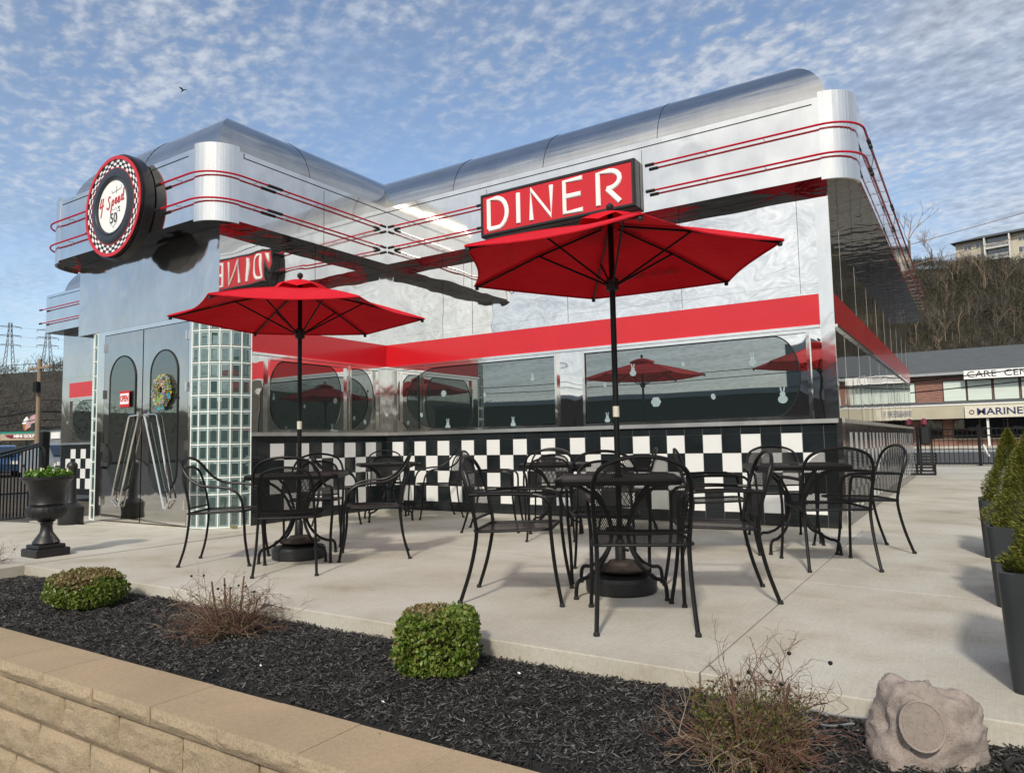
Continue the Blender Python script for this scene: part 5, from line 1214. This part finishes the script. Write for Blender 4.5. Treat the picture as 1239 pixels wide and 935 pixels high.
yb = 80.; BS = 80 / 52.
bz = lambda z: CAMZ + (z - CAMZ) * BS
bb = thing('shop_building', 'two-storey brick shop and office building with shingled roofs behind the walkway', 'building', (10, yb + 6, -.2)); FB = lambda u, w_, d: (u, yb - d, w_)
def part(name, boxes, mat, parent=bb):
    b = MB()
    for q in boxes: b.box(*q)
    return b.build(name, mat, parent, smooth=False)
XA, XB = -26., 64.
part('brick_wall', [(XA, XB, yb, yb + 14, -.3, bz(4.95))], M['brick'])
rf = MB(); e0, e1 = bz(4.78), bz(6.72); rf.add([(XA - .5, yb - .9, e0), (XB + .5, yb - .9, e0), (XB + .5, yb + 7, e1), (XA - .5, yb + 7, e1), (XA - .5, yb + 15, e0), (XB + .5, yb + 15, e0)], [(0, 1, 2, 3), (3, 2, 5, 4), (0, 3, 4), (1, 5, 2), (0, 4, 5, 1)]); rf.build('roof', M['shingle'], bb, smooth=False)
part('eave', [(XA - .5, XB + .5, yb - .95, yb - .8, e0 - .22, e0 + .02)], M['galv'])
lo = MB(); l0, l1 = bz(2.72), bz(3.02); lo.add([(XA, yb - 2.6, l0), (XB, yb - 2.6, l0), (XB, yb - .002, l1), (XA, yb - .002, l1), (XA, yb - .002, l0), (XB, yb - .002, l0)], [(0, 1, 2, 3), (0, 3, 4), (1, 5, 2), (0, 4, 5, 1)]); lo.build('canopy_roof', M['shingle'], bb, smooth=False)
part('canopy_fascia', [(XA, XB, yb - 2.62, yb - 2.5, bz(1.93), l0 - .005)], M['cream']); part('canopy_trim', [(XA, XB, yb - 2.66, yb - 2.48, l0 + .0, l0 + .12)], M['white_paint'])
part('canopy_ceiling', [(XA, XB, yb - 2.49, yb - .02, bz(1.95), bz(1.98))], M['brown_dark'])
part('walk', [(XA, XB, yb - 3, yb - .01, -.3, -.08)], M['concrete'])
for k in range(12): x = -15 + 6.2 * k + 3.5 + .3; MB().box(x - .09, x + .09, yb - 2.5, yb - 2.32, -.08, bz(1.93)).build('canopy_post', M['white_paint'], bb, smooth=False)
z0, z1 = bz(3.05), bz(4.27)
wins = [(-3.4, -2.95), (-5.6, -5.1), (-1.37, -.22), (-.10, 1.10), (1.25, 2.45), (2.6, 3.8), (3.95, 5.15)]
for a, c in wins + [(6.5 + 1.35 * k + (2.2 if k > 4 else 0) + (2.2 if k > 9 else 0), 7.7 + 1.35 * k + (2.2 if k > 4 else 0) + (2.2 if k > 9 else 0)) for k in range(15)]:
    a, c = a * BS, c * BS
    fr = part('window', [(a - .08, c + .08, yb - .06, yb - .004, z0 - .06, z1 + .08)], M['brown_dark']); part('blind', [(a, c, yb - .09, yb - .062, z0, z1)], M['blind'], fr)
for a, c in ((-2.6, -1.55), (-.98, .35), (.42, 1.75), (1.82, 3.1), (4.2, 5.6), (6.2, 7.6), (8.2, 9.6), (11, 12.5), (13.2, 15), (17, 19), (20, 22)):
    a, c = a * BS, c * BS; fr = part('shop_window', [(a, c, yb - .05, yb - .004, .62, 2.42)], M['gasket']); part('pane', [(a + .05, c - .05, yb - .08, yb - .052, .68, 2.36)], M['car_glass'], fr)
part('window_sill', [(-2 * BS, 22 * BS, yb - .12, yb - .083, .5, .6)], M['cream'])
zc0, zc1 = bz(4.30), bz(4.82)
CS = thing('care_center_sign', 'long white sign reading CARE CENTER under the upper eave of the brick building', 'sign', (3, yb - .9, zc0)); MB().box(-.26 * BS, 5.2 * BS, yb - 1.12, yb - .97, zc0, zc1).build('sign_board', M['sign_white'], CS, smooth=False)
text_mesh('sign_lettering', 'CARE  CENTER', .82, M['black_metal'], lambda u, w_, d: ((.1 + 1.85) * BS + u, yb - 1.13 - d * .3, (zc0 + zc1) / 2 + w_), CS, .02, -.002, sx=1.15)
zm0, zm1 = bz(1.93), bz(2.62)
MS = thing('mariner_sign', 'cream sign with dark blue lettering MARINER on the canopy fascia', 'sign', (2, yb - 2.8, zm0)); MB().box(-.32 * BS, 3.4 * BS, yb - 2.85, yb - 2.64, zm0, zm1).build('sign_board', M['sign_cream'], MS, smooth=False)
text_mesh('sign_lettering', 'MARINER', .86, M['navy'], lambda u, w_, d: (.25 * BS + u, yb - 2.86 - d * .3, (zm0 + zm1) / 2 + w_), MS, .02, .015, cx=False, sx=1.12)
MB().tube([((.02 + .11 * math.cos(a)) * BS, yb - 2.87, (zm0 + zm1) / 2 + .11 * BS * math.sin(a)) for a in [2 * PI * k / 16 for k in range(16)]], .04, 6, closed=True).build('sign_emblem', M['maroon'], MS)
part('dark_kerb_strip', [(-26, 64, 60, 60.3, -.3, -.1)], M['galv'], None); bpy.data.objects['dark_kerb_strip'].name = 'far_kerb'; kind(bpy.data.objects['far_kerb'], 'structure')
wp = MB().tube([(.65, 45, -.2), (.42, 45, .42)], .05, 8).build('leaning_marker', M['white_paint']); tag(wp, 'short white leaning marker post on the asphalt beyond the fence', 'post')

# apartment block on the ridge
def apartment(px, py, ang, Lx, base, fl, lab):
    t = thing('apartment_building', lab, 'apartment block', (px, py, base)); ca, sa = math.cos(ang), math.sin(ang); T = lambda u, d, z: (px + u * ca - d * sa, py + u * sa + d * ca, base + z)
    def bx(b, u0_, u1_, d0, d1, z0, z1): P = [T(u, d, z) for z in (z0, z1) for u, d in ((u0_, d0), (u1_, d0), (u1_, d1), (u0_, d1))]; b.add(P, [(3, 2, 1, 0), (4, 5, 6, 7), (0, 1, 5, 4), (1, 2, 6, 5), (2, 3, 7, 6), (3, 0, 4, 7)])
    H = 3.0 * fl; b = MB(); bx(b, 0, Lx, 0, 14, -4, H); b.build('wall', M['apartment'], t, smooth=False)
    b = MB(); P = [T(-.8, -1.9, H), T(Lx + .8, -1.9, H), T(Lx + .8, 15, H), T(-.8, 15, H), T(4, 6, H + 2.4), T(Lx - 4, 6, H + 2.4)]; b.add(P, [(0, 1, 5, 4), (1, 2, 5), (2, 3, 4, 5), (3, 0, 4), (0, 3, 2, 1)]); b.build('roof', M['shingle'], t, smooth=False)
    u = 1.5; k = 0
    while u < Lx - 4:
        if k % 2 == 1:
            b = MB(); bx(b, u, u + 5, -.35, -.01, -1, H - .3); rec = b.build('balcony_recess', M['apt_dark'], t, smooth=False)
            for f_ in range(fl): b = MB(); bx(b, u - .2, u + 5.2, -1.7, -.36, 3 * f_ - .15, 3 * f_ + .12); [bx(b, u - .2 + .27 * j, u - .14 + .27 * j, -1.68, -1.62, 3 * f_ + .12, 3 * f_ + 1.1) for j in range(21)]; bx(b, u - .2, u + 5.2, -1.7, -1.62, 3 * f_ + 1.05, 3 * f_ + 1.15); b.build('balcony', M['apt_white'], rec, smooth=False)
            b = MB(); bx(b, u - .4, u - .1, -1.8, -.37, -1, H); bx(b, u + 5.1, u + 5.4, -1.8, -.37, -1, H); b.build('balcony_column', M['apt_white'], rec, smooth=False); u += 6.4
        else:
            for f_ in range(fl):
                for q in (.4, 3.2):
                    b = MB(); bx(b, u + q, u + q + 1.9, -.08, -.01, 3 * f_ + .8, 3 * f_ + 2.4); fr = b.build('window', M['apt_white'], t, smooth=False)
                    b = MB(); bx(b, u + q + .12, u + q + .88, -.12, -.085, 3 * f_ + .92, 3 * f_ + 2.28); bx(b, u + q + 1.02, u + q + 1.78, -.12, -.085, 3 * f_ + .92, 3 * f_ + 2.28); b.build('pane', M['apt_dark'], fr, smooth=False)
            u += 5.8
        k += 1
    return t
apartment(-1.0, 226, R(-14), 62, 43.4, 3, 'cream apartment block with balconies on the ridge top at the right')

# wires across the right side
def wire(name, a, b_, sag, r_, mat, lab, cat='power line', group=None):
    A, B = Vector(a), Vector(b_); P = [A.lerp(B, t) - Vector((0, 0, sag * 4 * t * (1 - t))) for t in [k / 24 for k in range(25)]]
    o_ = MB().tube(P, r_, 5).build(name, mat); tag(o_, lab, cat, group); return o_
for k, (za, zb_) in enumerate(((4.05, 4.62), (3.38, 3.90))):
    wire('cable', (-6, 50, za), (26, 50, zb_ + 2.0), .15, .035, M['black_metal'], ('upper' if k == 0 else 'lower') + ' thick black cable crossing the white windows of the brick building', group='black cables across the brick building')
for k, (za, zb_) in enumerate(((25.6, 31.0), (22.7, 27.9))):
    wire('cable', (-30, 110, za - 2), (40, 120, zb_ + 6), .6, .05, M['twig_pale'], ('upper' if k == 0 else 'lower') + ' thin pale wire slanting across the wooded hill at the right', group='pale wires across the hill')

# grey screen and steel flue at the far right
SC = thing('slatted_screen', 'grey corrugated upright screen panels behind the conifers at the right edge', 'screen', (1.35, 17, 0))
for k in range(3):
    x = .98 + .23 * k
    MB().box(x - .05, x + .05, 16.9, 17.0, 0, 1.75 + .05 * k).build('post', M['lattice'], SC, smooth=False)
    b = MB()
    for j in range(14): b.box(x + .052, x + .178, 16.93, 16.97, .1 + .115 * j, .19 + .115 * j)
    b.build('slat_panel', M['galv'], SC, smooth=False)
FLu = thing('steel_flue', 'shiny round steel flue pipe at the right edge behind the screen', 'pipe', (1.62, 15.2, 0)); MB().lathe([(.17, 0), (.17, 1.82), (.19, 1.83), (.19, 1.90), (.16, 1.92)], 28, (1.62, 15.2, 0)).build('pipe', M['chrome'], FLu); MB().lathe([(.175, .9), (.18, .905), (.18, .945), (.175, .95)], 28, (1.62, 15.2, 0)).build('pipe_band', M['galv'], FLu)

# ------------------------------------------------------------------ left background
PO = thing('utility_pole', 'weathered wooden utility pole with crossarm and transformer left of the diner', 'utility pole', (-50, 22, -.3))
MB().tube([(-50, 22, -.5), (-50, 22, 6.9)], [.17, .12], 12).build('pole', M['wood_pole'], PO); MB().box(-51.3, -48.6, 21.9, 22.03, 6.25, 6.4).build('crossarm', M['wood_pole'], PO, smooth=False)
MB().lathe([(.05, 0), (.22, .03), (.22, .62), (.1, .7)], 14, (-49.75, 21.75, 4.75)).build('transformer', M['black_metal'], PO)
for k, x in enumerate((-51.1, -50.5, -49.4, -48.8)): MB().lathe([(.03, 0), (.06, .04), (.03, .09), (.06, .13), (.02, .18)], 8, (x, 21.97, 6.4)).build('insulator', M['white_paint'], PO)
for k, (z, e, rr_) in enumerate(((6.6, 9.5, .02), (3.55, 2.0, .045), (3.0, 1.6, .03), (4.3, 3.2, .02))):
    wire('cable', (-50, 21.8, z), (-95, 8, e), .8, rr_, M['black_metal'], ('thin top wire', 'thick sagging cable', 'lowest cable', 'middle wire')[k] + ' running left from the utility pole', group='wires on the utility pole')
    wire('cable', (-50, 22.2, z), (-18, 60, z + 1.2), .5, rr_, M['black_metal'], ('thin top wire', 'thick sagging cable', 'lowest cable', 'middle wire')[k] + ' running from the utility pole behind the diner', group='wires on the utility pole')
def pylon(az, d, zt, lab):
    x, y = d * math.sin(R(az)), d * math.cos(R(az)); zb_ = hz(az, min(d, 690)) - 3; t = thing('transmission_tower', lab, 'pylon', (x, y, zb_), 0, 'lattice transmission towers on the ridge'); H = zt - zb_; b = MB(); r_ = .22
    wdt = lambda q: 6.0 * (1 - q) ** 1.5 * .5 + .75
    for s1_ in (-1, 1):
        for s2 in (-1, 1): b.tube([(x + s1_ * wdt(k / 8), y + s2 * wdt(k / 8), zb_ + H * k / 8) for k in range(9)], r_, 4)
    for k in range(11):
        q0, q1 = k / 11, (k + 1) / 11
        for s_ in (-1, 1): b.tube([(x - wdt(q0), y + s_ * wdt(q0), zb_ + H * q0), (x + wdt(q1), y + s_ * wdt(q1), zb_ + H * q1)], r_ * .6, 3); b.tube([(x + wdt(q0), y + s_ * wdt(q0), zb_ + H * q0), (x - wdt(q1), y + s_ * wdt(q1), zb_ + H * q1)], r_ * .6, 3)
    b.build('lattice_mast', M['pylon'], t, smooth=False); px_ = Vector((math.cos(R(az)), -math.sin(R(az)), 0))
    for q in (.62, .78, .93):
        b = MB(); c = Vector((x, y, zb_ + H * q)); L_ = 6.0; b.tube([c - px_ * L_, c + Vector((0, 0, .9)), c + px_ * L_], r_ * .7, 4); b.tube([c - px_ * L_, c - Vector((0, 0, .3)), c + px_ * L_], r_ * .7, 4)
        for s_ in (-1, 1): b.tube([c + px_ * L_ * s_, c + px_ * L_ * s_ - Vector((0, 0, 1.6))], r_ * .8, 4)
        b.build('crossarm', M['pylon'], t, smooth=False)
pylon(-67.95, 575, 87, 'lattice transmission tower on the ridge, the farther left one'); pylon(-65.85, 560, 83.5, 'lattice transmission tower on the ridge, just left of the diner')
for k, z in enumerate((84, 78, 72)):
    wire('cable', (-533, 216 + 0, z), (-340, 300, z - 3), 6, .07, M['galv'], ('top', 'middle', 'bottom')[k] + ' high-voltage wire between the ridge towers and the diner roof', group='high-voltage wires'); wire('cable', (-533, 216, z), (-700, 60, z + 10), 8, .07, M['galv'], ('top', 'middle', 'bottom')[k] + ' high-voltage wire leading out of the picture at the left', group='high-voltage wires')
GS = thing('mini_golf_sign', 'roadside sign reading MINI GOLF in maroon on tan with a green top strip', 'sign', (-61, 26, -.3)); FG = lambda u, w_, d: (-61.1 + u * .92 - d * .35, 26 + u * .39 - d * .9, w_)
MB().plate([(-2.25, 1.86), (2.25, 1.86), (2.25, 2.62), (-2.25, 2.62)], lambda u, w_, d: FG(u, w_, -d * .25), 1).build('sign_box', M['gasket'], GS, smooth=False)
MB().plate([(-2.15, 1.92), (2.15, 1.92), (2.15, 2.40), (-2.15, 2.40)], FG, .04).build('sign_panel', M['sign_tan'], GS, smooth=False); MB().plate([(-2.15, 2.402), (2.15, 2.402), (2.15, 2.57), (-2.15, 2.57)], FG, .04).build('top_strip', M['sign_green'], GS, smooth=False)
MB().plate([(-1.5, 2.15), (-1.2, 2.05), (1.2, 2.05), (1.5, 2.15), (1.75, 2.34), (-1.75, 2.34)], FG, .05).build('name_band', M['maroon'], GS, smooth=False)
text_mesh('sign_lettering', 'MINI GOLF', .30, M['sign_white'], lambda u, w_, d: FG(u, 2.2 + w_, .055 + d), GS, .01, .012, sx=1.25)
for u in (-.0,): MB().tube([FG(u, -.3, -.12), FG(u, 1.86, -.12)], .09, 8).build('sign_post', M['gasket'], GS)
IC = thing('ice_cream_figure', 'large ice-cream cone model standing on top of the mini golf sign', 'ice cream cone', (-61.1, 26, 2.65)); MB().lathe([(.14, 0), (.19, .12), (.24, .42), (.25, .45)], 16, (-61.1, 26.1, 2.65)).build('cone', M['cone'], IC); MB().lathe([(.25, 0), (.30, .04), (.27, .16), (.26, .2), (.20, .32), (.19, .36), (.10, .5), (.02, .6)], 18, (-61.1, 26.1, 3.10)).build('soft_serve', M['ice_cream'], IC)
FP_ = thing('flagpole', 'small flag hanging on a white pole beside the utility pole', 'flag', (-54.8, 24, -.3)); MB().tube([(-54.8, 24, -.3), (-54.8, 24, 3.9)], .05, 8).build('pole', M['white_paint'], FP_)
b = MB(); nn_ = 8
for i in range(nn_ + 1):
    for j in range(4): b.v.append((-54.85 - .17 * i, 24 + .08 * math.sin(i * 1.2 + j * .4), 3.75 - .20 * j - .075 * i - .02 * math.sin(i * 1.7)))
for i in range(nn_):
    for j in range(3): b.f.append((i * 4 + j, i * 4 + j + 1, (i + 1) * 4 + j + 1, (i + 1) * 4 + j)); b.m.append(0)
b.build('flag_cloth', M['flag_cloth'], FP_, fix=False)
SH = thing('roadside_shed', 'small grey flat-roofed building with a white sign board beyond the railing', 'building', (-47.5, 22.5, -.3)); MB().box(-50.2, -43, 22.4, 27, -.3, 2.45).build('wall', M['galv'], SH, smooth=False); MB().box(-50.4, -42.8, 22.2, 27.2, 2.452, 2.58).build('roof', M['gasket'], SH, smooth=False); MB().box(-49.0, -47.9, 22.33, 22.39, 1.8, 2.2).build('sign_board', M['sign_white'], SH, smooth=False); MB().box(-50.0, -46, 22.3, 22.39, 1.15, 1.5).build('awning', M['white_paint'], SH, smooth=False); MB().box(-49.8, -46.2, 22.35, 22.395, .2, 1.1).build('window', M['car_glass'], SH, smooth=False)
def car(name, lab, x, y, rz, mat, z=-.16, H=1.0):
    t = thing(name, lab, 'car', (x, y, z), rz, 'cars parked beyond the railing', local=True)
    side = [(-2.25, .32), (-2.28, .62), (-2.1, .84), (-1.35, .93), (-.75, 1.38 * H), (-.3, 1.46 * H), (.75, 1.47 * H), (1.4, 1.40 * H), (1.95, 1.0), (2.2, .93), (2.26, .6), (2.22, .32)]
    def loft(P, ins):
        b = MB(); n = len(P); rows_ = [(-.86, 0), (-.80, 1), (.80, 1), (.86, 0)]
        vs = [];
        for yy, q in rows_: vs += [(px_ * (1 - .015 * q), yy * (1 - (.17 if pz > 1.0 else 0)), pz + .015 * q) for px_, pz in P]
        b.add(vs, [(r_ * n + i, r_ * n + i + 1, (r_ + 1) * n + i + 1, (r_ + 1) * n + i) for r_ in range(3) for i in range(n - 1)] + [tuple(range(n)), tuple(range(3 * n, 4 * n))[::-1], ]); return b
    loft(side, 0).build('body', mat, t, angle=30)
    for s_ in (-1, 1):
        for P in ([(-.98, .98), (-.68, 1.33 * H), (.10, 1.38 * H), (.10, .98)], [(.2, .98), (.2, 1.38 * H), (1.2, 1.34 * H), (1.55, 1.02)]): MB().plate(P, lambda u, w_, d: (u, s_ * ((.80 if w_ < 1.0 else .735) + d), w_), .012).build('side_window', M['car_glass'], t, smooth=False)
        MB().box(-2.29, -2.2, s_ * .62 - .15, s_ * .62 + .15, .62, .76).build('headlight', M['sign_white'], t, smooth=False); MB().box(2.2, 2.28, s_ * .66 - .13, s_ * .66 + .13, .70, .88).build('tail_light', M['sign_red'], t, smooth=False)
    for wx in (-1.4, 1.4):
        for s_ in (-1, 1):
            wh = MB().tube([(wx, s_ * .70, .33), (wx, s_ * .87, .33)], .33, 20).build('wheel', M['rubber'], t); MB().tube([(wx, s_ * .865, .33), (wx, s_ * .885, .33)], .20, 14).build('rim', M['car_silver'], wh)
    MB().plate([(-1.30, .95), (-.80, 1.34 * H), (-.80, 1.36 * H), (-1.34, .96)], lambda u, w_, d: (u - .02, (d - .5) * 1.3, w_ + .03), 1).build('windscreen', M['car_glass'], t, smooth=False); return t
car('parked_car', 'dark blue low car beyond the railing, right of the mini golf sign', -38, 15.0, R(160), M['car_blue'])
car('parked_car', 'white car parked beyond the railing at the left edge', -42, 13.5, R(150), M['car_white']); car('parked_car', 'silver car parked beyond the railing near its black corner post', -31, 14.5, R(172), M['car_silver'])
car('parked_car', 'tall dark blue van behind the railing left of the utility pole', -46, 17.5, R(155), M['car_blue'], H=1.35)
bd = MB(); B0 = Vector((-27.0, 17.0, 15.95))
bd.tube([B0 + Vector((-.16, 0, -.03)), B0 + Vector((-.06, 0, 0)), B0 + Vector((.08, 0, .01)), B0 + Vector((.16, 0, .03))], [.01, .045, .04, .015], 8)
for s_ in (-1, 1): bd.add([B0 + Vector((-.06, 0, .01)), B0 + Vector((.08, 0, .02)), B0 + Vector((.10 + .02 * s_, .13 * s_, .12)), B0 + Vector((-.02, .30 * s_, .17)), B0 + Vector((-.08, .15 * s_, .09))], [(0, 1, 2, 3, 4)])
bd.add([B0 + Vector((-.14, -.02, -.02)), B0 + Vector((-.14, .02, -.02)), B0 + Vector((-.26, .04, -.05)), B0 + Vector((-.26, -.04, -.05))], [(0, 1, 2, 3)])
bd.v = [tuple(B0 + (Vector(v) - B0) * .6) for v in bd.v]
tag(bd.build('bird', M['gasket'], smooth=False, fix=False), 'small dark bird flying alone in the blue sky at the upper left', 'bird')

# what the polished walls mirror from the street side: a long dark building and a pole
sb = thing('street_building', 'long low dark building across the street, mirrored in the diner windows', 'building', (0, -52, -.75)); part('wall', [(-60, 40, -64, -52, -.75, 5.2)], M['brown_dark'], sb); part('roof_edge', [(-60.3, 40.3, -64.3, -51.8, 5.2, 5.7)], M['galv'], sb)
for k in range(9): x = -52 + 10 * k; f_ = part('shop_window', [(x, x + 6, -51.99, -51.9, .2, 3.0)], M['gasket'], sb); part('pane', [(x + .1, x + 5.9, -51.89, -51.85, .3, 2.9)], M['car_glass'], f_)

part('upper_block', [(-14, -4, -66, -51.5, 5.702, 9.5), (12, 15, -60, -57, 5.702, 8.2)], M['galv'], sb)
sp_ = thing('street_pole', 'utility pole across the street, mirrored in the diner windows', 'utility pole', (6, -34, -.75)); MB().tube([(6, -34, -.75), (6, -34, 9.5)], [.16, .11], 10).build('pole', M['wood_pole'], sp_); MB().box(4.8, 7.2, -34.1, -33.97, 8.6, 8.75).build('crossarm', M['wood_pole'], sp_, smooth=False)
for k, z in enumerate((8.8, 6.4, 5.9)): wire('cable', (6, -34, z), (-60, -34, z), .7, .03, M['black_metal'], ('highest', 'middle', 'lowest')[k] + ' street-side cable mirrored across the diner windows', group='street-side cables')
